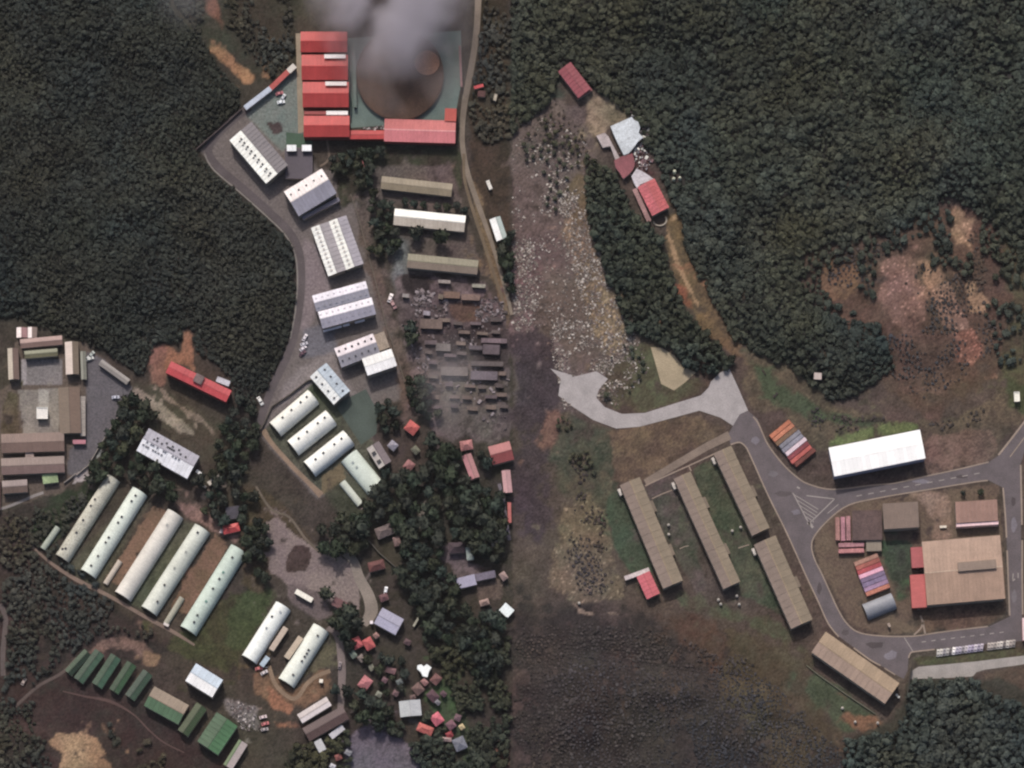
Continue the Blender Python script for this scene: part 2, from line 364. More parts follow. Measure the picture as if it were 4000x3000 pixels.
paint([(2900,1340),(3100,1440),(3260,1570),(3480,1650),(3700,1640),(3860,1560),(4000,1500),(4000,1640),(3860,1800),(3620,1860),(3600,1670),(3230,1740),(3190,1780),(3060,1600),(2960,1620),(2880,1480)], (74,68,58), 14, 8, (84,74,62))
paint([(2900,1380),(3060,1500),(3230,1600),(3480,1670),(3200,1650),(3000,1560)], (62,70,54), 12, 8)
paint([(3240,1720),(3380,1680),(3480,1640),(3590,1650),(3590,1680),(3240,1750)], (88,100,66), 8, 5)
paint([(3620,1700),(3860,1680),(3900,1740),(3860,1800),(3620,1860),(3600,1790)], (94,80,70), 8, 5, (100,84,74))
paint([(3930,1430),(4400,1200),(4400,1680),(4000,1620),(3940,1600)], (62,66,48), 10, 8)
paint([(4000,900),(3860,960),(3900,1200),(3880,1380),(3960,1500),(4400,1500),(4400,900)], (76,66,56), 20, 12, (70,70,52))
paint([(3140,980),(3480,890),(3730,780),(3850,850),(3930,1000),(3960,1250),(3900,1440),(3640,1640),(3440,1500),(3300,1250),(3120,1130)], (86,68,60), 16, 14, (70,60,52))
paint([(3230,1020),(3330,1010),(3360,1080),(3330,1160),(3260,1180),(3200,1110)], (112,90,72), 8, 12, (92,70,56))
paint([(3430,1010),(3560,1000),(3600,1120),(3610,1260),(3480,1280),(3430,1180)], (118,92,82), 8, 14, (96,76,70), spot=.06)
paint([(3610,1040),(3660,1030),(3690,1090),(3640,1130),(3600,1110)], (124,98,84), 6, 8)
paint([(3640,1130),(3700,1100),(3780,1260),(3790,1290),(3690,1300),(3650,1200)], (122,98,88), 4, 6, (104,84,74), spot=.08)
paint([(3770,1110),(3800,1090),(3870,1190),(3860,1220),(3780,1230)], (132,108,88), 5, 6)
paint([(3700,1310),(3800,1280),(3840,1370),(3800,1430),(3720,1420)], (120,84,74), 6, 10, (100,76,66), spot=.08)
paint([(3710,810),(3740,800),(3800,890),(3780,960),(3710,930)], (134,112,90), 8, 12, (110,86,74), spot=.06)
paint([(3480,1330),(3720,1300),(3740,1440),(3700,1560),(3520,1520)], (86,68,62), 14, 8)
paint([(3180,1980),(3260,1960),(3450,1950),(3700,1910),(3900,1890),(3930,2250),(3930,2400),(3860,2445),(3450,2480),(3320,2440),(3230,2260),(3180,2150)], (90,76,68), 5, 4, (96,84,72))
paint([(3560,1930),(3700,1920),(3730,2060),(3680,2110),(3600,2110),(3640,2060),(3620,1990)], (136,116,102), 6, 10, (112,94,80))
paint([(3440,2110),(3560,2110),(3560,2330),(3500,2360),(3460,2180)], (62,66,58), 8, 5, (56,72,52))
paint([(3560,2375),(3930,2350),(3925,2410),(3860,2445),(3580,2475)], (88,70,62), 6, 4)
paint([(3560,2570),(4400,2490),(4400,2560),(3590,2600)], (76,66,54), 4, 4, (72,74,54))
paint([(3820,2625),(4400,2590),(4400,2700),(3900,2720)], (76,64,56), 10, 6)
paint([(3560,2650),(3900,2650),(4000,2700),(4400,2680),(4400,3400),(3300,3400),(3330,2880),(3480,2800),(3530,2700)], (54,52,46), 12, 8)
paint(strip([(3190,1585),(3230,1615),(3290,1630),(3340,1650),(3420,1640),(3500,1660)], 10), (50,48,42), 3, 5)
paint(strip([(2150,1270),(2200,1400),(2230,1520)], 18), (110,96,96), 4, 8)
paint([(1040,480),(1090,470),(1110,510),(1070,530)], (64,56,54), 4, 6)
GCOL *= (1.12/F*(1+(1-.7*PM)*(.35*(N_mid-.5)+.8*(N_fine-.5)+.5*(N_px-.5))))[..., None]
tintn = np.stack([fbm(SH, 40, 60)-.5, fbm(SH, 40, 70)-.5, fbm(SH, 40, 80)-.5], -1)
GCOL *= 1+.28*tintn*(1-.85*PM)[..., None]
GCOL = np.clip(GCOL, .006, .8)

# relief: hills under the forests, level ground where people built
RM = np.zeros(SH)
for P in (FOREST_LEFT, FOREST_RIGHT, [(2000,2480),(3200,2700),(3300,3900),(2000,3900)], [(3200,1000),(3800,850),(3850,1400),(3600,1500),(3300,1200)], [(-900,2700),(500,2850),(700,3900),(-900,3900)]):
    sl, m = mask(P, 4); RM[sl] = np.maximum(RM[sl], m)
for P in (rect(2120,180,2700,920), rect(560,1240,800,1500), [(4000,-900),(4900,-900),(4900,3900),(4000,3900)]):
    sl, m = mask(P, 4)
    if P[0][0] < 4000: RM[sl] *= 1-m
RM = blur(np.clip(RM, 0, 1), 9); RM = np.clip((RM-.55)/.45, 0, 1)**1.5
HGT = RM*(fbm(SH, 45, 31, 3)*15-3).clip(0, 30)
def sample(A, x, y):
    j = np.clip((np.asarray(x)-xs[0])/ST, 0, len(xs)-1.001); i = np.clip((np.asarray(y)-ys[0])/ST, 0, len(ys)-1.001)
    i0 = i.astype(int); j0 = j.astype(int); fi = i-i0; fj = j-j0
    return A[i0, j0]*(1-fi)*(1-fj)+A[i0+1, j0]*fi*(1-fj)+A[i0, j0+1]*(1-fi)*fj+A[i0+1, j0+1]*fi*fj
def gz(x, y): return float(sample(HGT, x, y))

def build_ground():
    ex = np.array([110000, 50000, 22000, 11000, 6000, 3500, 1800, 800, 250.])
    fx = np.concatenate([xs[0]-ex, xs, xs[-1]+ex[::-1]]); fy = np.concatenate([ys[0]-ex, ys, ys[-1]+ex[::-1]])
    X, Y = np.meshgrid(fx, fy); H = sample(HGT, X.ravel(), Y.ravel())
    hills = 6*(np.sin(X.ravel()/3100.)+np.cos(Y.ravel()/2700.))
    far = np.maximum(np.maximum(xs[0]-X, X-xs[-1]), np.maximum(ys[0]-Y, Y-ys[-1])).ravel().clip(0, 4000)/4000
    H = H*(1-far)+far*(12+hills)
    co = np.empty((X.size, 3)); co[:, 0] = (X.ravel()-2000)*S; co[:, 1] = (1500-Y.ravel())*S; co[:, 2] = H
    ny, nx = X.shape; idx = np.arange(ny*nx).reshape(ny, nx)
    q = np.stack([idx[1:, :-1], idx[1:, 1:], idx[:-1, 1:], idx[:-1, :-1]], -1).reshape(-1, 4)
    me = bpy.data.meshes.new('ground')
    me.vertices.add(len(co)); me.vertices.foreach_set('co', co.ravel())
    me.loops.add(q.size); me.loops.foreach_set('vertex_index', q.ravel().astype(np.int32))
    me.polygons.add(len(q)); me.polygons.foreach_set('loop_start', np.arange(0, q.size, 4, dtype=np.int32))
    me.update(calc_edges=True)
    c = np.ones((X.size, 4)); jj = np.clip(np.searchsorted(xs, fx), 0, len(xs)-1); ii = np.clip(np.searchsorted(ys, fy), 0, len(ys)-1)
    c[:, :3] = GCOL[ii][:, jj].reshape(-1, 3)
    fm = (far > .05); c[fm, :3] = lc((48, 48, 42))
    at = me.attributes.new('soil', 'FLOAT_COLOR', 'POINT'); at.data.foreach_set('color', c.ravel())
    m, nt, n, p = base_mat('ground_soil'); L = nt.links.new
    a = n.new('ShaderNodeAttribute'); a.attribute_name = 'soil'
    g = n.new('ShaderNodeNewGeometry'); t = n.new('ShaderNodeTexNoise'); t.inputs['Scale'].default_value = .7; t.inputs['Detail'].default_value = 7; t.inputs['Roughness'].default_value = .7
    L(g.outputs['Position'], t.inputs['Vector'])
    r = n.new('ShaderNodeMapRange'); r.inputs[1].default_value = .3; r.inputs[2].default_value = .7; r.inputs[3].default_value = .62; r.inputs[4].default_value = 1.4
    L(t.outputs[0], r.inputs[0])
    v = n.new('ShaderNodeVectorMath'); v.operation = 'SCALE'; L(a.outputs['Color'], v.inputs[0]); L(r.outputs[0], v.inputs['Scale'])
    L(v.outputs[0], p.inputs['Base Color']); p.inputs['Roughness'].default_value = .95; p.inputs['Specular IOR Level'].default_value = .1
    b = n.new('ShaderNodeBump'); b.inputs['Strength'].default_value = .8; b.inputs['Distance'].default_value = .5; L(t.outputs[0], b.inputs['Height']); L(b.outputs[0], p.inputs['Normal'])
    me.materials.append(m)
    tag(link('ground', me), kind='structure')
build_ground()

# ------------------------------------------------------------------ flat surfaces: roads, yards, paths
OCC = np.zeros(SH, bool)                       # where nothing may grow
def occupy(poly, grow=0):
    x0 = min(p[0] for p in poly)-grow; x1 = max(p[0] for p in poly)+grow; y0 = min(p[1] for p in poly)-grow; y1 = max(p[1] for p in poly)+grow
    i0 = max(0, np.searchsorted(ys, y0)-1); i1 = np.searchsorted(ys, y1)+1; j0 = max(0, np.searchsorted(xs, x0)-1); j1 = np.searchsorted(xs, x1)+1
    OCC[i0:i1, j0:j1] |= inside(poly, GX[i0:i1, j0:j1], GY[i0:i1, j0:j1])
def sheet(name, poly, m, z=.02, thick=0, **tg):
    co = [Vector((*W(*p), 0)) for p in poly]; z0 = sum(gz(*p) for p in poly)/len(poly) if thick else 0
    tris = tessellate_polygon([co]); mb = MB(); n = len(co)
    vs = [(c.x, c.y, z0+z+thick) for c in co]
    fs = []
    for t in tris:
        a, b, c = (co[i] for i in t)
        fs.append(tuple(t) if (b-a).cross(c-a).z > 0 else tuple(reversed(t)))
    if thick:
        vs += [(c.x, c.y, z0+z-.5) for c in co]; fs += [(i, (i+1) % n, n+(i+1) % n, n+i) for i in range(n)]
    mb.add(vs, fs); o = mb.build(name, m); tag(o, **tg); occupy(poly); return o
ASPH = mat('asphalt', (100, 92, 95)); ASPH2 = mat('asphalt', (88, 80, 82)); CONC = mat('concrete', (164, 158, 158)); CONC2 = mat('concrete', (158, 152, 148))
KERB = mat('plaster', (152, 136, 124)); DIRT = mat('dirt', (126, 114, 102)); PAINTW = mat('paint', (150, 142, 138))
LAY = [0.02]
def road(name, pts, wd, m, sm=True):
    LAY[0] += .004
    if sm:
        ws = wd if isinstance(wd, (list, tuple)) else [wd]*len(pts)
        q = smooth([(p[0], p[1], ws[i]) for i, p in enumerate(pts)]); pts = [(a[0], a[1]) for a in q]; wd = [a[2] for a in q]
    # follows the ground on sloping land
    ws = wd if isinstance(wd, (list, tuple)) else [wd]*len(pts)
    pl = strip(pts, ws); n = len(pts); mb = MB(); l = pl[:n]; r = pl[n:][::-1]
    vs = []
    for a, b in zip(l, r): vs += [(*W(*a), gz(*a)+LAY[0]), (*W(*b), gz(*b)+LAY[0])]
    fs = []
    for i in range(n-1):
        a, b, c, d = 2*i, 2*i+1, 2*i+3, 2*i+2
        A, B, C_ = Vector(vs[a]), Vector(vs[b]), Vector(vs[c])
        fs.append((a, b, c, d) if (B-A).cross(C_-A).z > 0 else (d, c, b, a))
    mb.add(vs, fs); occupy(pl)
    return tag(mb.build(name, m), kind='structure')
# perimeter road of the shed compound
PR = [(975,418),(900,478),(838,540),(815,590),(850,650),(960,745),(1060,835),(1130,905),(1168,980),(1178,1080),(1170,1200),(1150,1310),(1118,1400),(1070,1500),(1030,1600),(1015,1660)]
road('road', PR, 30, ASPH2)
road('pavement', [(p[0]-16, p[1]+12) for p in PR[3:12]], 6, mat('concrete', (128,122,118)))
# dirt track on the east of the left half
road('dirt_track', [(1872,-300),(1868,0),(1858,150),(1838,280),(1815,400),(1806,500),(1808,580),(1828,680),(1865,790),(1915,930),(1955,1060),(1985,1170),(1999,1230)], [26,25,24,24,24,20,20,20,20,16,14,14,12], mat('dirt', (128,116,104)))
road('dirt_track', [(1812,600),(1815,700),(1850,830),(1900,980),(1950,1130),(1985,1230)], 12, mat('dirt', (108,94,78)))
road('dirt_track', [(1000,1900),(1060,1990),(1130,2020),(1190,2100),(1250,2160)], 9, mat('dirt', (104,94,84)))
road('village_road', [(1345,2160),(1380,2190),(1405,2260),(1440,2330),(1450,2390),(1420,2440)], [26,34,40,46,50,30], mat('dirt', (136,126,118)))
road('village_road', [(1280,2450),(1320,2490),(1335,2600),(1334,2700),(1330,2770)], [26,26,30,28,24], mat('dirt', (122,110,108)))
road('footpath', [(120,2130),(200,2200),(300,2265),(430,2330),(560,2405),(680,2470),(760,2520)], [8,12,16,14,14,14,8], mat('dirt', (126,108,98)))
road('footpath', [(1028,1680),(1060,1730),(1140,1820),(1200,1880),(1255,1935)], [24,18,18,18,26], mat('dirt', (136,116,100)))
road('footpath', [(0,2360),(22,2420),(12,2540),(12,2640)], 20, mat('dirt', (92,82,80)))
road('footpath', [(-80,2000),(0,1988),(60,1968),(125,1940),(170,1924)], 11, mat('concrete', (136,130,128)))
road('footpath', [(60,2760),(150,2680),(240,2630),(300,2570)], 12, mat('dirt', (90,78,74)))
road('footpath', [(245,2700),(330,2720),(430,2740),(520,2790),(580,2850),(640,2900),(720,2940)], [4,6,12,5,6,5,4], mat('dirt', (92,72,68)))
road('footpath', [(1050,2600),(1080,2680),(1150,2730),(1200,2670),(1240,2640),(1290,2620)], 16, mat('dirt', (136,116,98)))
road('footpath', [(1950,1890),(1965,1950),(1975,2020),(1990,2110)], 13, mat('dirt', (112,106,116)))
road('footpath', [(1900,1995),(1925,2010),(1938,2050)], 8, mat('dirt', (118,110,112)))
road('footpath', [(1270,510),(1285,600),(1278,630),(1250,650)], 8, mat('dirt', (112,98,88)))
sheet('paved_corner', [(768,592),(818,552),(800,590),(822,640),(806,628)], mat('concrete', (140,140,134)), .03, kind='structure')
sheet('courtyard', [(1352,150),(1800,120),(1806,300),(1775,470),(1370,500)], mat('concrete', (112,128,122)), .03, kind='structure')
sheet('service_yard', [(1118,516),(1218,528),(1222,576),(1118,576)], mat('concrete', (70,92,76)), .03, kind='structure')
sheet('loading_strip', [(1155,130),(1174,130),(1190,515),(1165,520)], mat('concrete', (150,136,118)), .03, kind='structure')
sheet('court', [(1316,1592),(1334,1567),(1429,1520),(1479,1613),(1470,1694),(1411,1738)], mat('concrete', (76,86,80)), .03, kind='structure')
# right half: asphalt net
A_MAIN = [(2845,1694),(2863,1663),(2890,1618),(2922,1606),(2958,1635),(2981,1699),(3000,1740),(3059,1816),(3108,1862),(3158,1893),(3253,1914),(3497,1889),(3619,1862),(3859,1807),(3900,1780),(4002,1649),(4200,1400),(4250,1440),(4000,1771),(3985,1816),(3990,2250),(3992,2440),(4300,2400),(4300,2480),(4000,2503),(3841,2517),(3651,2535),(3565,2546),(3549,2566),(3546,2620),(3530,2652),(3497,2634),(3398,2575),(3335,2530),(3276,2485),(3235,2435),(3194,2345),(3149,2250),(3072,2079),(3000,1934),(2931,1780),(2909,1742),(2886,1729),(2854,1735)]
# the island inside the ring is cut out by splitting the net in two sheets
sheet('road', [(2845,1694),(2863,1663),(2890,1618),(2922,1606),(2958,1635),(2981,1699),(3000,1740),(3059,1816),(3108,1862),(3158,1893),(3253,1914),(3497,1889),(3619,1862),(3859,1807),(3900,1780),(4002,1649),(4200,1400),(4250,1440),(4000,1771),(3985,1816),(3990,2250),(3992,2440),(3945,2408),(3938,2250),(3922,1907),(3859,1875),(3814,1880),(3678,1902),(3434,1943),(3316,1970),(3240,2024),(3181,2088),(3167,2133),(3149,2250),(3072,2079),(3000,1934),(2931,1780),(2909,1742),(2886,1729),(2854,1735)], ASPH, .024, kind='structure')
sheet('road', [(3149,2250),(3167,2133),(3181,2187),(3212,2250),(3271,2381),(3312,2444),(3362,2476),(3452,2487),(3588,2485),(3678,2471),(3859,2449),(3945,2408),(3992,2440),(4300,2400),(4300,2480),(4000,2503),(3841,2517),(3651,2535),(3565,2546),(3549,2566),(3546,2620),(3530,2652),(3497,2634),(3398,2575),(3335,2530),(3276,2485),(3235,2435),(3194,2345)], ASPH, .028, kind='structure')
sheet('concrete_apron', [(2150,1440),(2190,1480),(2181,1545),(2240,1590),(2316,1640),(2407,1674),(2497,1667),(2633,1631),(2732,1604),(2814,1631),(2863,1663),(2890,1618),(2922,1604),(2877,1500),(2850,1442),(2814,1455),(2777,1491),(2768,1514),(2737,1545),(2633,1577),(2520,1613),(2429,1617),(2362,1590),(2330,1554),(2339,1523),(2375,1480),(2330,1450),(2250,1470)], CONC, .034, kind='structure')
sheet('gravel_field', [(2542,1356),(2583,1358),(2633,1387),(2669,1433),(2719,1455),(2673,1496),(2633,1525),(2583,1500),(2560,1420)], mat('dirt', (164,150,126)), .02, kind='structure')
road('service_lane', [(2520,1885),(2640,1815),(2760,1745),(2850,1700)], [26,28,30,34], mat('dirt', (128,114,104)), False)
sheet('concrete_walk', [(3556,2624),(3587,2605),(3800,2585),(4000,2561),(4200,2540),(4200,2570),(4000,2595),(3847,2616),(3814,2626),(3800,2642),(3770,2644),(3672,2650),(3556,2652)], CONC2, .02, kind='structure')
for k, (x, y, a_, b_) in enumerate(((3060,1930,34,14),(3110,2000,22,12),(3200,2300,10,26),(3420,2520,40,16),(3480,2560,30,20),(3600,1880,36,10),(3960,2050,14,34),(3958,1960,12,22),(3760,1862,30,9),(3020,1850,24,16),(2950,1720,20,18),(3300,2470,18,14),(3962,2330,12,30))):
    rp = random.Random(k); sheet('road_patch', [(x+a_*math.cos(t*.7)*rp.uniform(.6, 1.1), y+b_*math.sin(t*.7)*rp.uniform(.6, 1.1)) for t in range(9)], mat('asphalt', rp.choice([(112,106,110),(86,78,80),(124,118,126),(78,70,72)])), .0325, kind='structure')
# kerbs: real steps
def kerb(pts, wd=5, h=.14, m=None, name='kerb'):
    pts = smooth(pts, 4); pl = strip(pts, wd); n = len(pts); l = pl[:n]; r = pl[n:][::-1]; mb = MB(); vs = []
    for a, b in zip(l, r): vs += [(*W(*a), 0), (*W(*a), h), (*W(*b), h), (*W(*b), 0)]
    fs = []
    for i in range(n-1):
        k = 4*i
        for a in range(3): fs.append((k+a, k+a+4, k+a+5, k+a+1))
    fs += [(0, 1, 2, 3), (4*n-1, 4*n-2, 4*n-3, 4*n-4)]
    mb.add(vs, fs); return tag(mb.build(name, m or KERB), kind='structure')
kerb([(2854,1737),(2886,1728),(2909,1741),(2931,1780),(3000,1934),(3072,2079),(3149,2250),(3194,2345),(3235,2435),(3276,2487)])
kerb([(3335,2531),(3398,2577),(3440,2600)]); kerb([(3455,2610),(3497,2636)])
kerb([(2942,1628),(2960,1650),(2981,1697),(3003,1742),(3059,1814),(3108,1860),(3158,1891),(3253,1912),(3400,1896),(3497,1887),(3619,1860),(3740,1834),(3862,1805)])
kerb([(3900,1778),(3950,1715),(4002,1647),(4100,1520)], 7)
kerb([(3945,1785),(3975,1745),(4002,1708)], 4)
kerb([(3859,1877),(3814,1882),(3678,1904),(3434,1945),(3316,1973),(3240,2027),(3184,2090),(3170,2135),(3183,2187),(3214,2250),(3273,2380),(3313,2441),(3362,2473),(3452,2485),(3540,2486),(3590,2483),(3678,2469),(3859,2447)])
kerb([(3918,1905),(3926,2000),(3932,2100)], 6); kerb([(3934,2150),(3938,2250),(3944,2405)], 6)
kerb([(3987,1816),(3989,1900),(3992,2050)], 6); kerb([(3993,2110),(3993,2250),(3995,2400)], 6)
kerb([(3549,2570),(3556,2552),(3570,2546),(3651,2537)], 5)
kerb([(2520,1898),(2600,1860),(2700,1815),(2814,1762)], 5); kerb([(2547,1948),(2590,1928),(2628,1914)], 4)
kerb([(2690,1820),(2700,1840)], 5, name='kerb'); kerb([(2655,2144),(2672,2136),(2690,2132)], 3); kerb([(2884,2141),(2905,2134),(2926,2128)], 4)
kerb([(3595,2405),(3603,2425),(3615,2480)], 7); kerb([(3608,2425),(3596,2455),(3570,2480)], 6)
kerb([(2365,2520),(2380,2540)], 4) if False else None
# painted markings
def line(a, b, wd=3, z=.036, name='road_marking'):
    return sheet(name, strip([a, b], wd), PAINTW, z, kind='structure')
for a, b in (((3097,1925),(3165,2055)), ((3262,1947),(3160,2046)), ((3150,1936),(3262,1949))): line(a, b, 4)
for k in range(6):
    t = k/5
    a = (3102+60*t, 1932+108*t); q = (3252-84*t*.97, 1953+82*t)
    b = (a[0]+ (95-82*t), a[1]+(58-46*t)); line(a, b, 3)
line((3154,2040),(3176,2061), 9); line((3113,1902),(3124,1908), 6); line((3232,2006),(3275,1970), 3)
for k in range(11): a = (3345+k*46, 1938-k*8.6); line(a, (a[0]+22, a[1]-4), 3.5)
for k in range(9): a = (3600+k*38, 2508-k*4.6); line(a, (a[0]+17, a[1]-2.5), 3.5)
line((3532,2490),(3566,2544), 3)
line((3958,2240),(3956,2262), 4); line((3977,2238),(3977,2258), 4); line((3955,2268),(3965,2262), 6)
# ------------------------------------------------------------------ buildings
def frame(p0, p1):
    (x0, y0), (x1, y1) = W(*p0), W(*p1)
    return ((x0+x1)/2, (y0+y1)/2), math.hypot(x1-x0, y1-y0), math.atan2(y1-y0, x1-x0)
def thing(name, label, cat, p0, p1, group=None, z=None):
    c, L, a = frame(p0, p1)
    mid = ((p0[0]+p1[0])/2, (p0[1]+p1[1])/2)
    o = empty(name, (c[0], c[1], gz(*mid) if z is None else z), a); tag(o, label, cat, group)
    return o, L, a
def lean(t, h):                             # plan was read at roof level: bring the foot of the building to where it stands
    t.location.y -= KV*h; return t
def occ_rect(p0, p1, wA, wB):
    dx, dy = p1[0]-p0[0], p1[1]-p0[1]; q = math.hypot(dx, dy); ux, uy = dx/q, dy/q; nx, ny = uy, -ux   # left in plan (north when p0 is west)
    PL = ([(p0[0]+nx*wA-ux*3, p0[1]+ny*wA-uy*3), (p1[0]+nx*wA+ux*3, p1[1]+ny*wA+uy*3), (p1[0]-nx*wB+ux*3, p1[1]-ny*wB+uy*3), (p0[0]-nx*wB-ux*3, p0[1]-ny*wB-uy*3)]); occupy(PL); occupy([(a_, b_+9) for a_, b_ in PL])
VENT = {}
def vent_mesh(c=DARKV, sz=.8):
    k = (c, sz)
    if k not in VENT:
        mb = MB(); mb.box(-sz/2, sz/2, -sz/2, sz/2, -.25, .28); mb.box(-sz*.62, sz*.62, -sz*.62, sz*.62, .28, .38); VENT[k] = mb.mesh('roof_vent', mat('paint', c))
    return VENT[k]
def door_part(t, L, y, x=None, w_=3.2, h=3.2, c=(90,80,74)):
    """a sliding door with its handle, on the end wall at local x"""
    s = 1 if x > 0 else -1; mb = MB(); mb.box(x, x+s*.12, y-w_/2, y+w_/2, 0.0, h) if s > 0 else mb.box(x-.12, x, y-w_/2, y+w_/2, 0, h)
    d = mb.build('door', mat('paint', c), t)
    hb = MB(); hb.box(x+s*.12, x+s*.2, y+w_*.35, y+w_*.35+.08, 1.0, 1.4) if s > 0 else hb.box(x-.2, x-.12, y+w_*.35, y+w_*.35+.08, 1.0, 1.4)
    hb.build('handle', mat('paint', (60,60,60)), d)
def bay(t, L, wA, wB, h, rise, cA, cB, y0=0.0, panels=0, vents=(), ridge=None, kind='roof', kindB=None, x0=0.0, wallc=WALL, ov=.35, white=None):
    """one gabled bay on the line y = y0 of thing t; wall, roof slopes (or panels), ridge cap, vents"""
    hl = L/2-ov; mb = MB()
    za = h-ov*rise/wA; 
    P = [(y0-wB+ov, -1.5), (y0-wB+ov, h), (y0, h+rise-.1), (y0+wA-ov, h), (y0+wA-ov, -1.5)]
    vs = [(x0-hl, y, z) for y, z in P]+[(x0+hl, y, z) for y, z in P]
    mb.add(vs, [(4,3,2,1,0), (5,6,7,8,9), (0,1,6,5), (3,4,9,8), (1,2,7,6), (2,3,8,7)])
    mb.build('wall', mat('plaster', wallc), t)
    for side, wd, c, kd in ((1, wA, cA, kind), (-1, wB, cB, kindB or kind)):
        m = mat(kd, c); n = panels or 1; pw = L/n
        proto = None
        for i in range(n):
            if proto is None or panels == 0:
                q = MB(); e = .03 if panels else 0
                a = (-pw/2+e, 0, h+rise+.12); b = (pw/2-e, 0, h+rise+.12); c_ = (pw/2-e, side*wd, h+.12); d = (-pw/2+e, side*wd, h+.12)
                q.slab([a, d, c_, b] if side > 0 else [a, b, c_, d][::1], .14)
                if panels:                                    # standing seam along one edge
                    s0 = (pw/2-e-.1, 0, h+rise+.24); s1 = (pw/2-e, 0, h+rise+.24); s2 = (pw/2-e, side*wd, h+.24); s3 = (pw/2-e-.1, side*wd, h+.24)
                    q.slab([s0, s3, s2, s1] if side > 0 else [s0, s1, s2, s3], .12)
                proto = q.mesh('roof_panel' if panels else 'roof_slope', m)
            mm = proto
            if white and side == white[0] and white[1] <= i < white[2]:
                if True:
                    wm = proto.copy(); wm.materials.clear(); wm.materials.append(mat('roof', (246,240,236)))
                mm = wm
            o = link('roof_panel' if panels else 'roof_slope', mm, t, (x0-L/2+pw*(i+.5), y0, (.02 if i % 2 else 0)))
    rc = MB(); rc.slab([(x0-L/2,y0-.3,h+rise+.17),(x0+L/2,y0-.3,h+rise+.17),(x0+L/2,y0+.3,h+rise+.17),(x0-L/2,y0+.3,h+rise+.17)], .12)
    rc.build('ridge_cap', mat('roof', ridge or tuple(int(v*.9) for v in cA)), t)
    for (side, n, fr, sz, *rest) in vents:
        xs_ = [-L/2+L*(k+.5)/n for k in range(n)] if not rest else [(-.5+q)*L for q in rest[0]]
        c = DARKV if len(rest) < 2 else rest[1]
        wd = wA if side > 0 else wB
        for xx in xs_:
            link('roof_vent', vent_mesh(c, sz), t, (x0+xx, y0+side*wd*fr, h+rise*(1-fr)+.1))
def shed(name, label, cat, p0, p1, w_, h, cA, cB, pitch=13, f=.5, group=None, doors=True, **k):  # white and grey slope pairs put sun glare and shade into cA, cB
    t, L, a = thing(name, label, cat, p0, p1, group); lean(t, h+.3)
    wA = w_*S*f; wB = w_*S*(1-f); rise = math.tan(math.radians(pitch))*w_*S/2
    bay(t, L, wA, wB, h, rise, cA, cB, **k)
    if doors:
        for s in (1, -1): door_part(t, L, 0, s*(L/2-.34), min(3.2, w_*S*.4), min(3.2, h*.8))
    occ_rect(p0, p1, w_*f, w_*(1-f)); return t
def arch(name, label, p0, p1, w_, c, vents=(), group=None, hk=.40, cat='arched hall', kind='roof', h0=.8):
    w_ *= 1.06
    t, L, a = thing(name, label, cat, p0, p1, group); R = w_*S/2; H = R*2*hk; ns = 14; nr = 5; lean(t, H*.6)
    mb = MB(); vs = []; fs = []
    pf = [(-R, -1.0)]+[(-R*math.cos(math.pi*i/ns), h0+H*math.sin(math.pi*i/ns)) for i in range(ns+1)]+[(R, -1.0)]
    n = len(pf); X = [-L/2+L*i/nr for i in range(nr+1)]
    for x in X: vs += [(x, y, z) for y, z in pf]
    for i in range(nr):
        for j in range(n-1): fs.append((i*n+j, i*n+j+1, (i+1)*n+j+1, (i+1)*n+j))
    mb.add(vs, fs); o = mb.build('roof_shell', mat(kind, c), t)
    for p in o.data.polygons: p.use_smooth = True
    for s in (-1, 1):
        e = MB(); q = [(s*(L/2-.25), y*.985, z*.985 if z > 0 else z) for y, z in pf]; e.add(q, [tuple(range(n)) if s < 0 else tuple(range(n-1, -1, -1))])
        e.build('end_wall', mat('plaster', (120,116,110)), t)
        door_part(t, L, 0, s*(L/2-.2), R*.6, min(2.8, H*.7))
    rb = MB()
    for k in range(1, 6):                                     # raised hoop seams over the shell
        x = -L/2+L*k/6; q = [(x-.08, -R*1.004*math.cos(math.pi*i/ns), h0+(H+.05)*math.sin(math.pi*i/ns)) for i in range(ns+1)]+[(x+.08, -R*1.004*math.cos(math.pi*i/ns), h0+(H+.05)*math.sin(math.pi*i/ns)) for i in range(ns+1)]
        rb.add(q, [(i, i+1, ns+2+i, ns+1+i) for i in range(ns)])
    rb.build('hoop_seam', mat(kind, c), t)
    for (fx, ang, *cc) in vents:
        link('roof_vent', vent_mesh(cc[0] if cc else DARKV, 1.0), t, (-L/2+L*fx, -R*math.cos(math.radians(ang)), h0+H*math.sin(math.radians(ang))))
    occ_rect(p0, p1, w_/2, w_/2); return t
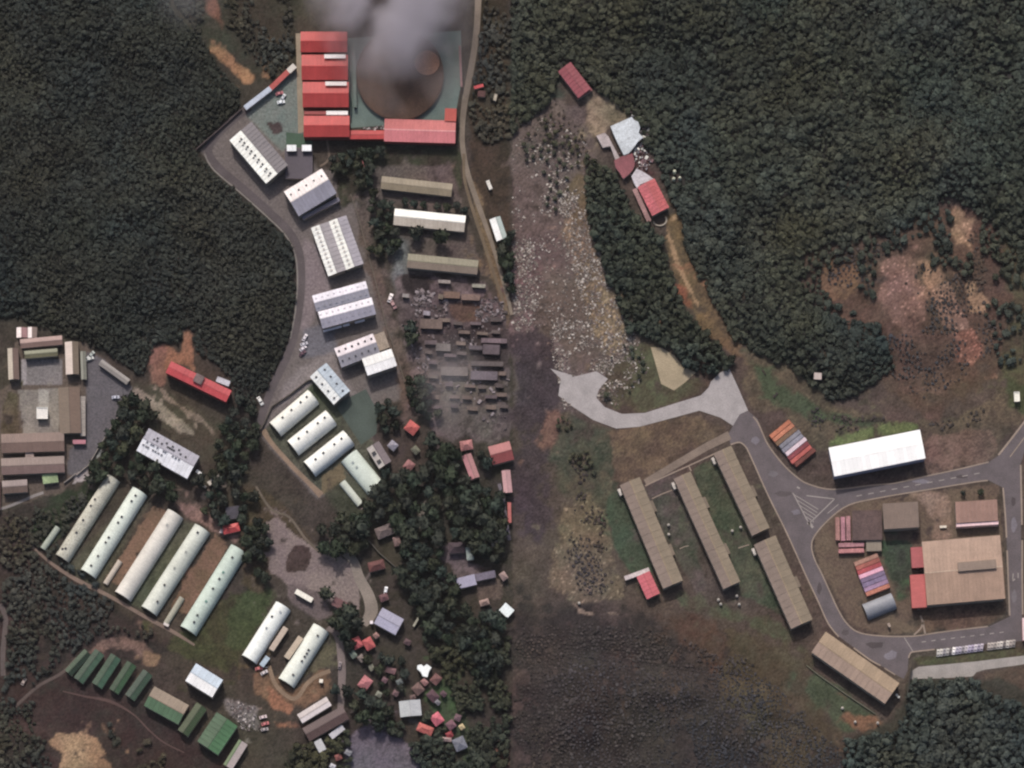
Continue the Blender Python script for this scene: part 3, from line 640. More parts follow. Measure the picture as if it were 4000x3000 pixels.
def flat(name, label, cat, p0, p1, w_, h, c, group=None, wallc=None, tilt=0.0, parapet=None, panels=0, kind='roof', z=None):
    """flat or single pitch roof on walls; tilt = rise of the north side in metres"""
    t, L, a = thing(name, label, cat, p0, p1, group, z); H = w_*S/2; lean(t, h)
    mb = MB(); hl = L/2-.2; y0 = -H+.2; y1 = H-.2
    mb.add([(-hl,y0,-1.5),(hl,y0,-1.5),(hl,y1,-1.5),(-hl,y1,-1.5),(-hl,y0,h),(hl,y0,h),(hl,y1,h+tilt),(-hl,y1,h+tilt)], [(3,2,1,0),(4,5,6,7),(0,1,5,4),(1,2,6,5),(2,3,7,6),(3,0,4,7)])
    mb.build('wall', mat('plaster', wallc or WALL), t)
    n = panels or 1; pw = L/n
    proto = None
    for i in range(n):
        if proto is None:
            q = MB(); e = .04 if panels else 0
            q.slab([(-pw/2+e,-H,h+.15),(pw/2-e,-H,h+.15),(pw/2-e,H,h+tilt+.15),(-pw/2+e,H,h+tilt+.15)], .13); proto = q.mesh('roof_panel', mat(kind, c))
        link('roof_panel' if panels else 'roof', proto, t, (-L/2+pw*(i+.5), 0, .02*(i % 2)))
    if parapet:
        q = MB(); pc = mat('plaster', parapet)
        for (a_, b_, c_, d_) in ((-L/2-.1,L/2+.1,-H-.14,-H+.14),(-L/2-.1,L/2+.1,H-.14,H+.14),(-L/2-.14,-L/2+.14,-H+.14,H-.14),(L/2-.14,L/2+.14,-H+.14,H-.14)):
            q.box(a_, b_, c_, d_, h+.05, h+tilt+.55)
        q.build('parapet', pc, t)
    door_part(t, L, 0, L/2-.2, min(1.6, H), min(2.3, h*.85))
    occ_rect(p0, p1, w_/2, w_/2); return t
def hip(name, label, p0, p1, w_, h, c, group=None, cat='house', pitch=24, wallc=(160,148,136), kind='roof'):
    t, L, a = thing(name, label, cat, p0, p1, group); H = w_*S/2; lean(t, h+.5)
    if H > L/2: r0 = 0.05
    else: r0 = max(.05, L/2-H)
    rise = math.tan(math.radians(pitch))*min(H, L/2); ov = .4
    b = MB(); b.box(-L/2+ov, L/2-ov, -H+ov, H-ov, -1.5, h); b.build('wall', mat('plaster', wallc), t)
    z0 = h; vs = [(-L/2,-H,z0),(L/2,-H,z0),(L/2,H,z0),(-L/2,H,z0),(-r0,0,z0+rise),(r0,0,z0+rise)]
    r = MB(); r.add(vs, [(3,2,1,0),(0,1,5,4),(2,3,4,5),(1,2,5),(3,0,4)]); ro = r.build('roof', mat(kind, c), t)
    q = MB(); q.box(-r0-.2, r0+.2, -.16, .16, z0+rise-.08, z0+rise+.1); q.build('ridge_tiles', mat('dirty', tuple(int(v*.85) for v in c)), ro)
    door_part(t, L, 0, L/2-ov, 1.1, 2.1)
    for s in (-1, 1):
        g = MB(); g.box(-.7, .7, s*(H-ov)-.05, s*(H-ov)+.05, 1.0, 2.1); wn = g.build('window', mat('paint', (200,200,200)), t)
        g = MB(); g.box(-.6, .6, s*(H-ov)-.07, s*(H-ov)+.07, 1.1, 2.0); g.build('pane', mat('glass', (50,60,70)), wn)
    occ_rect(p0, p1, w_/2, w_/2); return t
def polyb(name, label, cat, poly, h, c, wallc=WALL, kind='dirty', group=None):
    cx = sum(p[0] for p in poly)/len(poly); cy = sum(p[1] for p in poly)/len(poly); X, Y = W(cx, cy)
    t = empty(name, (X, Y-KV*h, gz(cx, cy))); tag(t, label, cat, group)
    q = [((p[0]-cx)*S, (cy-p[1])*S) for p in poly]
    ar = sum(q[i][0]*q[(i+1) % len(q)][1]-q[(i+1) % len(q)][0]*q[i][1] for i in range(len(q)))
    if ar < 0: q = q[::-1]
    n = len(q); mb = MB(); mb.add([(x*.985, y*.985, -1.5) for x, y in q]+[(x*.985, y*.985, h) for x, y in q], [(i, (i+1) % n, n+(i+1) % n, n+i) for i in range(n)])
    mb.build('wall', mat('plaster', wallc), t)
    co = [Vector((x, y, 0)) for x, y in q]; tr = tessellate_polygon([co]); fs = []
    for a in tr:
        fs.append(tuple(a) if (co[a[1]]-co[a[0]]).cross(co[a[2]]-co[a[0]]).z > 0 else tuple(reversed(a)))
    r = MB(); r.add([(x, y, h+.25) for x, y in q]+[(x, y, h) for x, y in q], fs+[(n+i, n+(i+1) % n, (i+1) % n, i) for i in range(n)]+[tuple(n+k for k in reversed(f)) for f in fs])
    r.build('roof', mat(kind, c), t); occupy(poly); return t

# ---- the burning red hall
RED = (184,68,66); REDB = (196,58,58)
t, L, a = thing('factory_hall', 'long red roofed factory hall of four parallel gabled bays beside the burning courtyard', 'factory', (1174,165), (1357,165)); lean(t, 7.6)
B4 = [((1176,126),(1358,206)), ((1180,216),(1361,314)), ((1184,322),(1364,420)), ((1188,454),(1367,536))]
for k, ((x0, y0), (x1, y1)) in enumerate(B4):
    Lb = (x1-x0)*S; wb = (y1-y0)*S/2; yc = (165-(y0+y1)/2)*S; xo = ((x0+x1)/2-1265.5)*S
    bay(t, Lb, wb, wb, 7.0, wb*.30, RED, RED, y0=yc, x0=xo, panels=12, ridge=(190,60,60), wallc=(130,60,56), ov=.2)
    occupy(rect(x0, y0, x1, y1))
for (x0, x1, y0, y1, c) in ((1269,1352,220,235,(250,240,238)), (1273,1356,326,341,(250,238,235)), (1276,1360,433,448,(252,246,244)), (1190,1276,434,447,(150,66,64))):
    q = MB(); q.box((x0-1265.5)*S, (x1-1265.5)*S, (165-y1)*S, (165-y0)*S, 9.3 if y0 < 400 else 5.0, 9.55 if y0 < 400 else 6.2)
    q.build('roof_light', mat('roof', c), t)
occupy(rect(1180,420,1366,455))
t, L, a = thing('factory_wing', 'red and pink roofed wing closing the south side of the burning courtyard', 'factory', (1366,528), (1508,528)); lean(t, 5)
bay(t, L, 17*S, 17*S, 5.0, .25, (190,70,68), (190,68,68), panels=8, wallc=(130,60,56)); occupy(rect(1366,510,1508,546))
t2, L, a = thing('factory_wing', 'long pale pink ribbed roof wing at the south east corner of the burning courtyard', 'factory', (1502,508), (1780,516)); lean(t2, 5.6)
bay(t2, L, 42*S, 46*S, 5.6, .5, (208,116,114), (212,124,130), panels=19, ridge=(230,165,165), wallc=(130,60,56)); occupy(rect(1502,466,1780,562))
flat('roof_block', 'small orange red roof block on the north east corner of the pink wing', 'factory', (1738,450), (1783,452), 50, 6.2, (188,82,72))
t = empty('burnt_dome', (*W(1562,296), 0)); tag(t, 'large round scorched brown roof inside the smoking courtyard of the red factory', 'burnt roof')
dm = MB(); R = 171*S; nn = 64
rings = [(1, 2.2), (.97, 2.5), (.8, 2.7), (.6, 2.8), (.4, 2.9), (.2, 3.0)]
vs = [(R*r_*math.cos(6.28318*i/nn), R*1.05*r_*math.sin(6.28318*i/nn), z_) for r_, z_ in rings for i in range(nn)]+[(0, 0, 3.02)]
fs = [(k*nn+i, k*nn+(i+1) % nn, (k+1)*nn+(i+1) % nn, (k+1)*nn+i) for k in range(5) for i in range(nn)]+[(5*nn+i, 5*nn+(i+1) % nn, 6*nn) for i in range(nn)]
dm.add(vs, fs); dm.build('roof', mat('dirty', (98,74,60)), t)
q = MB(); q.cyl(0, 0, 0, 2.3, R*.985, 48); q.build('wall', mat('plaster', (80,66,60)), t)
q = MB(); q.cyl((1668-1562)*S, (296-252)*S, 2.0, 3.25, 50*S, 28, 48*S); q.build('round_hatch', mat('dirty', (186,136,108)), t)
occupy([(1562+175*math.cos(i*.3), 296+180*math.sin(i*.3)) for i in range(21)])
for pts, lab in (([(1352,160),(1372,160),(1376,360),(1364,440)], None),):
    pass
flat('wall_ruin', 'pinkish broken wall standing along the east edge of the burning courtyard', 'ruined wall', (1796,180), (1803,340), 8, 3.2, (150,112,112), kind='dirty')
flat('walkway_roof', 'narrow pale teal walkway roof between the red hall and the scorched circle', 'canopy', (1384,200), (1388,420), 12, 3.0, (124,140,132), kind='dirty')
flat('shed', 'narrow white and blue roofed shed running diagonally to the road corner', 'shed', (958,424), (1058,347), 19, 3.2, (206,214,228), tilt=.6)
flat('shed', 'narrow dull red roofed shed between the white shed and the white hut', 'shed', (1058,347), (1127,281), 19, 3.2, (190,96,90), tilt=.6)
flat('hut', 'small white hut at the upper end of the narrow red shed', 'hut', (1127,281), (1153,257), 22, 3.6, (214,208,200))
flat('store', 'dark roofed block south of the red hall with two white roof units', 'building', (1114,640), (1222,640), 118, 3.2, (74,66,76), kind='roof')
for x0 in (1122, 1181):
    flat('roof_unit', 'left white cube on the dark roofed block' if x0 == 1122 else 'right white cube on the dark roofed block', 'roof unit', (x0,580), (x0+37,580), 24, 5.6, (246,248,250))
# ---- white shed compound
shed('warehouse', 'long glare-white and grey warehouse with nine roof vents inside the road bend', 'warehouse', (945,511), (1088,680), 112, 7.4, (126,120,124), (255,255,248), 4, f=.46, panels=14,  # white of the south-west slope is sun glare put into the roof colour
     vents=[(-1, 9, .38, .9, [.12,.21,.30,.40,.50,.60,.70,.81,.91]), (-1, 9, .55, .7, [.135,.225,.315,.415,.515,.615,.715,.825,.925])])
shed('warehouse', 'white and lilac grey warehouse directly below the dark roofed block', 'warehouse', (1138,795), (1286,705), 112, 7.0, (242,233,232), (156,154,168), 13, f=.47, panels=12, vents=[(1, 5, .5, .8)])  # sunlit white and shaded grey: light on the slopes is in the colours
flat('lean_to', 'thin grey canopy along the lower edge of the lilac warehouse', 'canopy', (1182,853), (1326,778), 16, 3.6, (116,112,126))
t, L, a = thing('warehouse', 'warehouse with two long sun-bright white roof slopes running north to south', 'warehouse', (1251,879), (1319,1068)); lean(t, 6.2)
bay(t, L, 37*S, 37*S, 6.0, .7, (164,158,162), (255,255,250), y0=0, panels=12, vents=[(-1, 12, .5, .8, None, (205,196,196))][:0])  # west slope white, east slope grey: sunlit and unlit tones painted in
bay(t, L, 36*S, 36*S, 6.0, .7, (168,163,172), (255,255,248), y0=73*S, x0=0.0, panels=12)  # same painted sunlit and unlit slope tones as the first bay
for q in range(11):
    for yy in (0, 73): link('roof_vent', vent_mesh((190,184,180), 1.0), t, (-L/2+L*(q+.6)/11.6, yy*S-18*S, 6.35+.1))
occ_rect((1251,879), (1319,1068), 112, 37)
t, L, a = thing('warehouse', 'square warehouse with four sunlit and shaded pale lilac roof slopes and a white canopy on its south side', 'warehouse', (1229,1186), (1438,1129)); lean(t, 6.8)
bay(t, L, 32*S, 33*S, 6.4, 1.4, (228,224,236), (172,170,182), y0=0, panels=16, vents=[(1, 9, .5, .8, None, (0,0,0))][:0])  # paler north and greyer south slope: sun and shade carried by the colours
bay(t, L, 32*S, 36*S, 6.4, 1.4, (232,228,238), (176,173,188), y0=-67*S, x0=.8, panels=16)  # second bay repeats the lit and shaded slope colours
for q in range(9):
    for yy, vc in ((14, (170,168,180)), (-52, (175,172,182)), (-18, (140,140,152)), (-84, (140,138,152))):
        link('roof_vent', vent_mesh(vc, .9), t, (-L/2+L*(q+.5)/9, yy*S, 7.0))
cn = MB()
for (u0, u1) in ((-.47,-.13), (-.1,.02), (.12,.3)): cn.box(L*u0, L*u1, -112*S, -104*S, 3.4, 3.6)
cn.build('canopy', mat('roof', (232,228,236)), t); occ_rect((1229,1186), (1438,1129), 32, 112)
shed('warehouse', 'white and grey warehouse with one row of vents north of the bright white block', 'warehouse', (1320,1396), (1471,1338), 80, 6.2, (228,218,224), (158,156,166), 12, f=.47, panels=10, vents=[(1, 6, .5, 1.0), (-1, 6, .5, .8)])  # north slope colour holds sunlight, south slope colour holds shade
flat('annex', 'tan flat roofed annex on the east end of the vented warehouse', 'annex', (1468,1342), (1512,1326), 66, 4.2, (160,146,132), kind='dirty')
shed('warehouse', 'bright white low roofed block at the east edge of the compound', 'warehouse', (1426,1434), (1541,1395), 70, 8.0, (252,252,250), (250,250,252), 4, panels=8)
shed('warehouse', 'small white and pale blue warehouse beside the three arched halls', 'warehouse', (1241,1447), (1334,1556), 84, 6.0, (182,194,206), (250,252,250), 12, f=.55, panels=9, vents=[(-1, 4, .55, .9), (1, 4, .5, .9)])
VD = [(.12,100),(.30,100),(.62,100),(.85,100)]
arch('arched_hall', 'northernmost of the three white arched halls set side by side', (1075,1675), (1224,1548), 66, (240,240,232), [(.25,108),(.48,108),(.72,108),(.88,108)], 'three parallel white arched halls')
arch('arched_hall', 'middle one of the three white arched halls set side by side', (1144,1748), (1293,1629), 68, (242,242,236), [(.2,105),(.42,105),(.7,105),(.88,105)], 'three parallel white arched halls')
arch('arched_hall', 'southernmost of the three white arched halls beside the tan yard', (1209,1830), (1362,1708), 70, (242,243,238), [(.2,105),(.4,105),(.68,105),(.86,105)], 'three parallel white arched halls')
arch('arched_hall', 'pale green white arched hall set crosswise at the end of the three halls', (1363,1780), (1468,1907), 74, (208,218,208), [(.2,80,(150,160,160)),(.35,80,(150,160,160))], None, .25)
arch('arched_shed', 'short narrow pale arched shed beside the crosswise hall', (1337,1884), (1408,1971), 27, (206,212,200), (), None, .3)
shed('shed', 'white and grey shed with two dark roof holes east of the arched halls', 'shed', (1457,1737), (1506,1816), 56, 4.5, (118,106,110), (196,188,182), 10, f=.5, vents=[(-1, 2, .5, 1.9, [.35,.75])])
# ---- east barracks of the left half
shed('barrack', 'tan roofed barrack just south of the pink factory wing', 'barrack', (1490,713), (1766,744), 50, 3.8, (146,134,114), (138,126,106), 8, panels=16)
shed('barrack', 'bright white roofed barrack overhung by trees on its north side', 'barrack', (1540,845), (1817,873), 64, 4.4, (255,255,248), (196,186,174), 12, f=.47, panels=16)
shed('barrack', 'long olive tan barrack north of the burnt camp', 'barrack', (1592,1018), (1867,1045), 55, 4.6, (136,130,110), (134,120,108), 8, panels=16)
shed('shed', 'white roofed shed on the far side of the dirt track', 'shed', (1937,850), (1965,935), 44, 4.0, (178,190,186), (255,255,252), 14, f=.4)
for (x0, y0, x1, y1, c, lab) in (
    (1712,1094,1760,1107,(146,136,132),'small pale roofed hut just below the olive tan barrack'),
    (1844,1110,1896,1124,(146,142,130),'small pale hut next to the bend of the dirt track'),
    (1733,1140,1797,1165,(122,98,86),'brown roofed hut in the burnt camp, left of a pair'),
    (1802,1150,1875,1173,(126,104,96),'brown roofed hut in the burnt camp, right of a pair'),
    (1712,1150,1731,1168,(118,104,92),'tiny tan hut left of the brown pair in the burnt camp'),
    (1572,1148,1598,1162,(160,152,150),'small whitish wreck at the edge of the blackened ground'),
    (1654,1215,1681,1232,(152,144,154),'small lilac roofed hut among the scattered debris'),
    (1642,1247,1728,1284,(108,92,86),'wide grey brown gutted hut in the middle of the burnt camp'),
    (1880,1322,1980,1340,(112,96,102),'long mauve roofless hut near the right edge of the burnt camp'),
    (1703,1342,1760,1371,(116,108,106),'short grey hut south of the debris heap'),
    (1832,1350,1884,1366,(98,88,94),'thin grey hut left of the large mauve one'),
    (1886,1346,1952,1384,(96,84,90),'large mauve grey hut under the long roofless one'),
    (1722,1434,1828,1468,(118,108,104),'long grey tan hut in the southern row of the burnt camp'),
    (1839,1450,1943,1484,(108,98,106),'long lilac grey hut at the south east of the burnt camp'),
    (1840,1412,1966,1430,(100,90,90),'long thin dark grey hut above the lilac one'),
    (1672,1466,1712,1478,(104,94,88),'small thin hut at the west end of the southern row')):
    flat('hut', lab, 'hut', (x0,(y0+y1)/2-1.5), (x1,(y0+y1)/2+1.5), y1-y0, 2.6, c, kind='dirty', wallc=(92,78,72))
rr = random.Random(21)
NTH = ['first','second','third','fourth','fifth','sixth','seventh','eighth','ninth']
for j in range(9):
    ncol = 0
    for i in range(5):
        x = 1650+i*66+rr.uniform(-12, 12)+j*5; y = 1255+j*42+rr.uniform(-8, 8); l = rr.uniform(26, 48)
        if x > 1960 or OCC[int((y-ys[0])/ST), int((x-xs[0])/ST)] or OCC[int((y-ys[0])/ST), int((x+l-xs[0])/ST)]: continue
        cc = rr.choice([(112,96,90),(98,86,84),(88,76,76),(104,90,94),(120,104,96)])
        lab = '%s low gutted hut from the left in the %s row of the burnt camp' % (NTH[ncol], NTH[j]); ncol += 1
        flat('ruined_hut', lab, 'hut', (x, y), (x+l, y+rr.uniform(0, 3)), rr.uniform(11, 17), rr.uniform(1.6, 2.4), cc, 'low gutted huts of the burnt camp', kind='dirty', wallc=(80,68,64))
# ---- west compound
shed('hut', 'left of two small white and pink striped huts at the forest edge', 'hut', (88,1279), (88,1319), 42, 3.6, (166,128,128), (255,240,236), 16)
shed('hut', 'right of two small white and tan striped huts at the forest edge', 'hut', (129,1278), (129,1320), 36, 3.6, (140,122,114), (255,242,238), 16)
shed('hall', 'pinkish brown roofed hall closing the north side of the concrete yard', 'hall', (82,1343), (246,1328), 36, 4.2, (162,134,128), (138,112,104), 14)
shed('hall', 'olive roofed hall standing inside the north end of the concrete yard', 'hall', (98,1386), (227,1375), 30, 3.8, (128,128,106), (112,108,84), 14)  # lit upper slope and darker lower slope are painted, one olive roof
shed('wing', 'narrow cream and brown wing on the west side of the concrete yard', 'wing', (53,1360), (57,1482), 42, 4.2, (112,92,84), (200,188,172), 16)
shed('wing', 'narrow cream and brown wing on the east side of the concrete yard', 'wing', (286,1335), (290,1462), 52, 4.4, (118,104,90), (216,200,190), 16, f=.42)
shed('wing', 'thin grey green roofed annex beside the asphalt yard', 'wing', (326,1372), (330,1482), 22, 3.0, (118,118,108), (146,146,136), 12)  # west slope colour is the lit tone of the same roof
shed('shed', 'narrow grey carport along the north edge of the asphalt yard', 'shed', (393,1413), (503,1492), 25, 3.0, (152,146,142), (142,136,132), 6)
shed('hall', 'brown hall running north to south between courtyard and asphalt', 'hall', (272,1512), (278,1692), 84, 4.6, (112,92,80), (124,108,94), 8)
flat('lean_to', 'pale concrete canopy along the east wall of the brown hall', 'canopy', (325,1548), (325,1703), 21, 3.0, (160,152,146), kind='dirty')
flat('hut', 'white cube with a dark centre in the grey courtyard', 'hut', (146,1614), (188,1614), 43, 3.2, (236,232,226), parapet=(250,248,240))
shed('hall', 'upper of three brown halls stacked at the south of the courtyard', 'hall', (8,1732), (254,1724), 74, 4.6, (126,104,96), (122,100,92), 9, panels=14)
shed('hall', 'middle of three brown halls stacked at the south of the courtyard', 'hall', (8,1822), (255,1812), 64, 4.6, (134,116,110), (128,106,102), 10, panels=14)
shed('hall', 'lowest and shortest of three brown halls near the left edge', 'hall', (12,1903), (110,1896), 50, 4.2, (140,124,122), (112,94,86), 12, panels=6)
flat('link_roof', 'small pinkish link roof between the upper and middle brown halls', 'canopy', (101,1775), (134,1773), 30, 3.6, (160,142,136), kind='dirty')
flat('canopy', 'small pink roofed canopy on the asphalt by the brown halls', 'canopy', (286,1726), (336,1726), 16, 2.6, (176,116,128))
flat('shed', 'pale green roofed shed south of the middle brown hall', 'shed', (168,1872), (228,1864), 38, 3.0, (150,168,128), kind='dirty')
hip('hut', 'thin brick hut cut by the left edge of the photograph', (-12,1860), (-12,1990), 30, 3.0, (110,80,80))
# ---- red office and its neighbours
shed('office_building', 'long bright red roofed building at the foot of the forest', 'building', (661,1433), (897,1548), 50, 7.0, (190,72,78), (190,70,76), 6, panels=16, wallc=(130,60,56))
flat('stair_tower', 'grey stair block in the middle of the long red roof', 'roof block', (764,1472), (796,1488), 34, 8.6, (118,100,100), kind='dirty')
flat('hut', 'small white hut with dark openings north of the red building', 'hut', (848,1480), (898,1500), 22, 4.0, (200,198,208), kind='dirty')
shed('workshop', 'wide white and grey workshop with rows of dark roof vents among trees', 'workshop', (562,1712), (760,1822), 100, 6.0, (168,166,178), (242,243,250), 8, f=.46, panels=12, kindB='roof',
     vents=[(1, 9, .35, .9, [.18,.24,.33,.45,.49,.53,.57,.7,.8]), (1, 4, .6, .9, [.22,.4,.52,.64]), (-1, 9, .12, .9, [.1,.18,.22,.3,.42,.46,.6,.66,.72], (104,106,116)), (-1, 7, .42, .9, [.06,.12,.16,.25,.3,.36,.42], (110,112,120))])
flat('hut', 'small cream hut right of the workshop with dark vents', 'hut', (815,1890), (858,1857), 17, 2.8, (206,196,186))
flat('crate', 'small white box by the lower corner of the workshop', 'box', (768,1838), (786,1852), 12, 2.0, (240,240,240))
flat('crate', 'tiny white box below the white box by the workshop', 'box', (756,1862), (768,1868), 9, 1.6, (230,226,220))
flat('crate', 'tiny pale box at the left end of the cream hut', 'box', (792,1895), (806,1903), 10, 1.6, (190,180,172))
# ---- long arched barracks
arch('arched_barrack', 'stained westernmost long arched barrack in the row by the footpath', (243,2180), (444,1866), 56, (204,202,188), [(.08,120),(.1,100),(.3,95),(.45,105),(.62,115),(.7,115),(.93,95)], 'row of long arched barracks', kind='dirty')
arch('arched_barrack', 'second long arched barrack from the west, with pairs of clear dark vents', (345,2240), (547,1918), 64, (222,230,220), [(.08,95),(.2,90),(.36,95),(.42,95),(.6,95),(.67,95),(.86,95),(.93,92)], 'row of long arched barracks')
arch('arched_barrack', 'plain long arched barrack without vents in the middle of the row', (480,2328), (686,2005), 68, (214,210,202), [(.85,90,(170,172,168))], 'row of long arched barracks')
arch('arched_barrack', 'fourth long arched barrack, left of the brown garden plot', (582,2385), (791,2063), 66, (214,218,208), [(.12,70),(.3,90),(.5,95,(150,154,150)),(.7,90,(150,154,150)),(.93,95)], 'row of long arched barracks')
arch('arched_barrack', 'easternmost mint green long arched barrack of the row', (735,2462), (933,2143), 68, (196,210,200), [(.1,80),(.18,85),(.35,85,(110,150,140)),(.5,90),(.62,88),(.7,90,(110,150,140)),(.88,90)], 'row of long arched barracks')
arch('arched_shed', 'short narrow arched shed left of the stained barrack', (168,2145), (228,2060), 24, (160,168,156), (), None, .3, cat='arched shed')
arch('arched_shed', 'short tan arched shed between the second and third barracks', (412,2282), (470,2192), 20, (196,184,170), (), None, .3, cat='arched shed')
arch('arched_shed', 'short narrow arched shed between the fourth and fifth barracks', (650,2435), (712,2335), 22, (170,168,152), (), None, .3, cat='arched shed')
arch('arched_barrack', 'bright white arched barrack left of the two tan sheds', (974,2575), (1107,2365), 64, (240,244,240), [(.55,100,(150,155,160)),(.75,110),(.88,80,(170,175,180))], 'two white arched barracks facing each other')
arch('arched_barrack', 'bright white arched barrack right of the two tan sheds', (1118,2666), (1255,2452), 68, (236,240,230), [(.15,75),(.4,75),(.48,75),(.54,75),(.6,78),(.86,78)], 'two white arched barracks facing each other')
flat('shed', 'left of two narrow tan sheds between the white arched barracks', 'shed', (1060,2538), (1118,2450), 22, 3.2, (188,172,158))
flat('shed', 'right of two narrow tan sheds between the white arched barracks', 'shed', (1120,2570), (1177,2488), 24, 3.2, (196,180,160))
flat('shed', 'tiny pale blue shed at the foot of the left arched barrack', 'shed', (1022,2600), (1048,2565), 20, 2.8, (176,192,206))
flat('shed', 'narrow bright white shed above the pair of arched barracks', 'shed', (1156,2308), (1221,2345), 20, 3.0, (240,236,224))
flat('shed', 'dull maroon roofed shed by the sandy yard', 'shed', (1302,2345), (1360,2375), 36, 3.2, (116,82,84), kind='dirty')
flat('crate', 'small white box at the foot of the narrow arched shed', 'box', (640,2434), (660,2444), 10, 1.8, (225,215,210))
flat('hut', 'tiny white hut beside the orange earth below the arched barracks', 'hut', (1248,2658), (1262,2660), 14, 2.6, (235,228,215))
# ---- green sheds
GR = (64,88,68)
for k, (p0, p1, w_, cA, cB, lab) in enumerate((
    ((268,2628),(345,2545),36,(58,78,58),(46,62,48),'darkest and leftmost of five narrow green roofed sheds'),
    ((308,2657),(392,2545),44,(54,74,58),(78,104,84),'second from left of five narrow green roofed sheds'),
    ((380,2677),(455,2562),46,(56,78,60),(72,102,82),'middle one of five narrow green roofed sheds'),
    ((446,2700),(517,2590),42,(52,72,52),(66,94,66),'fourth from left of five narrow green roofed sheds'),
    ((508,2724),(580,2625),44,(62,78,66),(70,92,74),'rightmost of five narrow green roofed sheds'))):
    shed('green_shed', lab, 'shed', p0, p1, w_, 3.4, cA, cB, 20, group='five narrow green sheds in a row', panels=5)
shed('green_hall', 'hall with tan upper and green lower roof slope', 'hall', (585,2716), (720,2790), 86, 5.0, (140,124,108), (92,120,92), 14, panels=8)
shed('green_hall', 'narrow dark olive green hall between the tan hall and the bright green one', 'hall', (716,2862), (790,2755), 48, 4.2, (74,84,58), (66,84,56), 16, panels=6)
shed('green_hall', 'largest and brightest green roofed hall at the bottom left', 'hall', (813,2920), (890,2806), 98, 5.4, (72,98,72), (76,116,80), 8, panels=7)
shed('hall', 'bright white and pale blue roofed hall above the green halls', 'hall', (748,2622), (853,2687), 80, 7.4, (208,222,236), (255,255,255), 6, f=.5, panels=8)
shed('shed', 'pale grey roofed shed at the bottom edge next to the green roof', 'shed', (884,2990), (945,2892), 40, 3.6, (112,130,96), (180,168,166), 10, f=.3)
# ---- village houses
for (p0, p1, w_, c, lab) in (
    ((1590,1655),(1628,1684),44,(190,98,94),'bright salmon red house among trees below the burnt camp'),
    ((1584,1806),(1612,1828),38,(160,112,112),'dull pink house in the woods east of the arched halls'),
    ((1522,1728),(1548,1750),32,(150,146,158),'pale lilac flat house beside the grey shed'),
    ((1614,1745),(1634,1768),26,(116,116,100),'small olive grey house between the two red houses'),
    ((1798,1742),(1846,1734),38,(186,128,126),'pink hipped house north of the long pink one'),
    ((1958,2235),(1976,2262),26,(166,142,138),'narrow pale pink house near the right border of the village'),
    ((1470,2086),(1534,2060),44,(118,104,102),'grey brown house at the upper corner of the village'),
    ((1546,2095),(1556,2130),28,(140,114,110),'small dusty pink house below the grey brown one'),
    ((1832,2135),(1838,2186),28,(160,170,164),'pale green roofed house above the lilac building'),
    ((1926,2080),(1934,2132),26,(176,168,158),'cream narrow house standing alone in the eastern woods'),
    ((1752,2140),(1818,2136),44,(74,60,66),'dark maroon roofed house above the lilac building'),
    ((1874,2356),(1910,2346),24,(164,138,130),'small pale pink house east of the dense wood'),
    ((1384,2490),(1404,2528),38,(188,96,98),'left of two joined red square houses'),
    ((1430,2492),(1452,2532),38,(192,98,98),'right of two joined red square houses'),
    ((1463,2472),(1476,2488),20,(160,124,118),'tiny pinkish hut at the corner of the joined red houses'),
    ((1372,2542),(1388,2566),24,(124,136,124),'pale green hut south of the joined red houses'),
    ((1404,2558),(1422,2580),24,(146,132,126),'small pale brown hut beside the pale green one'),
    ((1446,2594),(1458,2616),20,(136,134,118),'small olive hut in the middle of the village'),
    ((1508,2610),(1546,2622),24,(140,104,106),'narrow dull pink house right of the olive hut'),
    ((1412,2686),(1442,2646),42,(178,114,118),'large dusty rose house by the village road'),
    ((1690,2640),(1716,2662),38,(126,88,86),'brownish red house below the white one'),
    ((1620,2674),(1646,2704),38,(124,98,94),'brown weathered house left of the maroon cluster'),
    ((1676,2700),(1706,2732),36,(84,60,68),'dark maroon house in the lower village'),
    ((1702,2734),(1718,2748),18,(128,126,132),'tiny grey hut at the edge of the grassy strip'),
    ((1694,2788),(1720,2824),42,(208,112,126),'bright pink house in the lowest village cluster'),
    ((1632,2834),(1690,2858),34,(188,104,98),'orange red house left of the bright pink one'),
    ((1752,2816),(1772,2842),34,(118,84,94),'dark rose house right of the bright pink one'),
    ((1798,2828),(1810,2846),20,(186,168,132),'tiny cream hut at the right of the lowest cluster'),
    ((1728,2884),(1764,2888),16,(168,142,138),'thin pinkish shed under the lowest cluster'),
    ((1786,2880),(1806,2926),48,(122,124,136),'blue grey house at the bottom of the village')):
    hip('house', lab, p0, p1, w_, 3.2, c, 'village houses', kind='dirty')
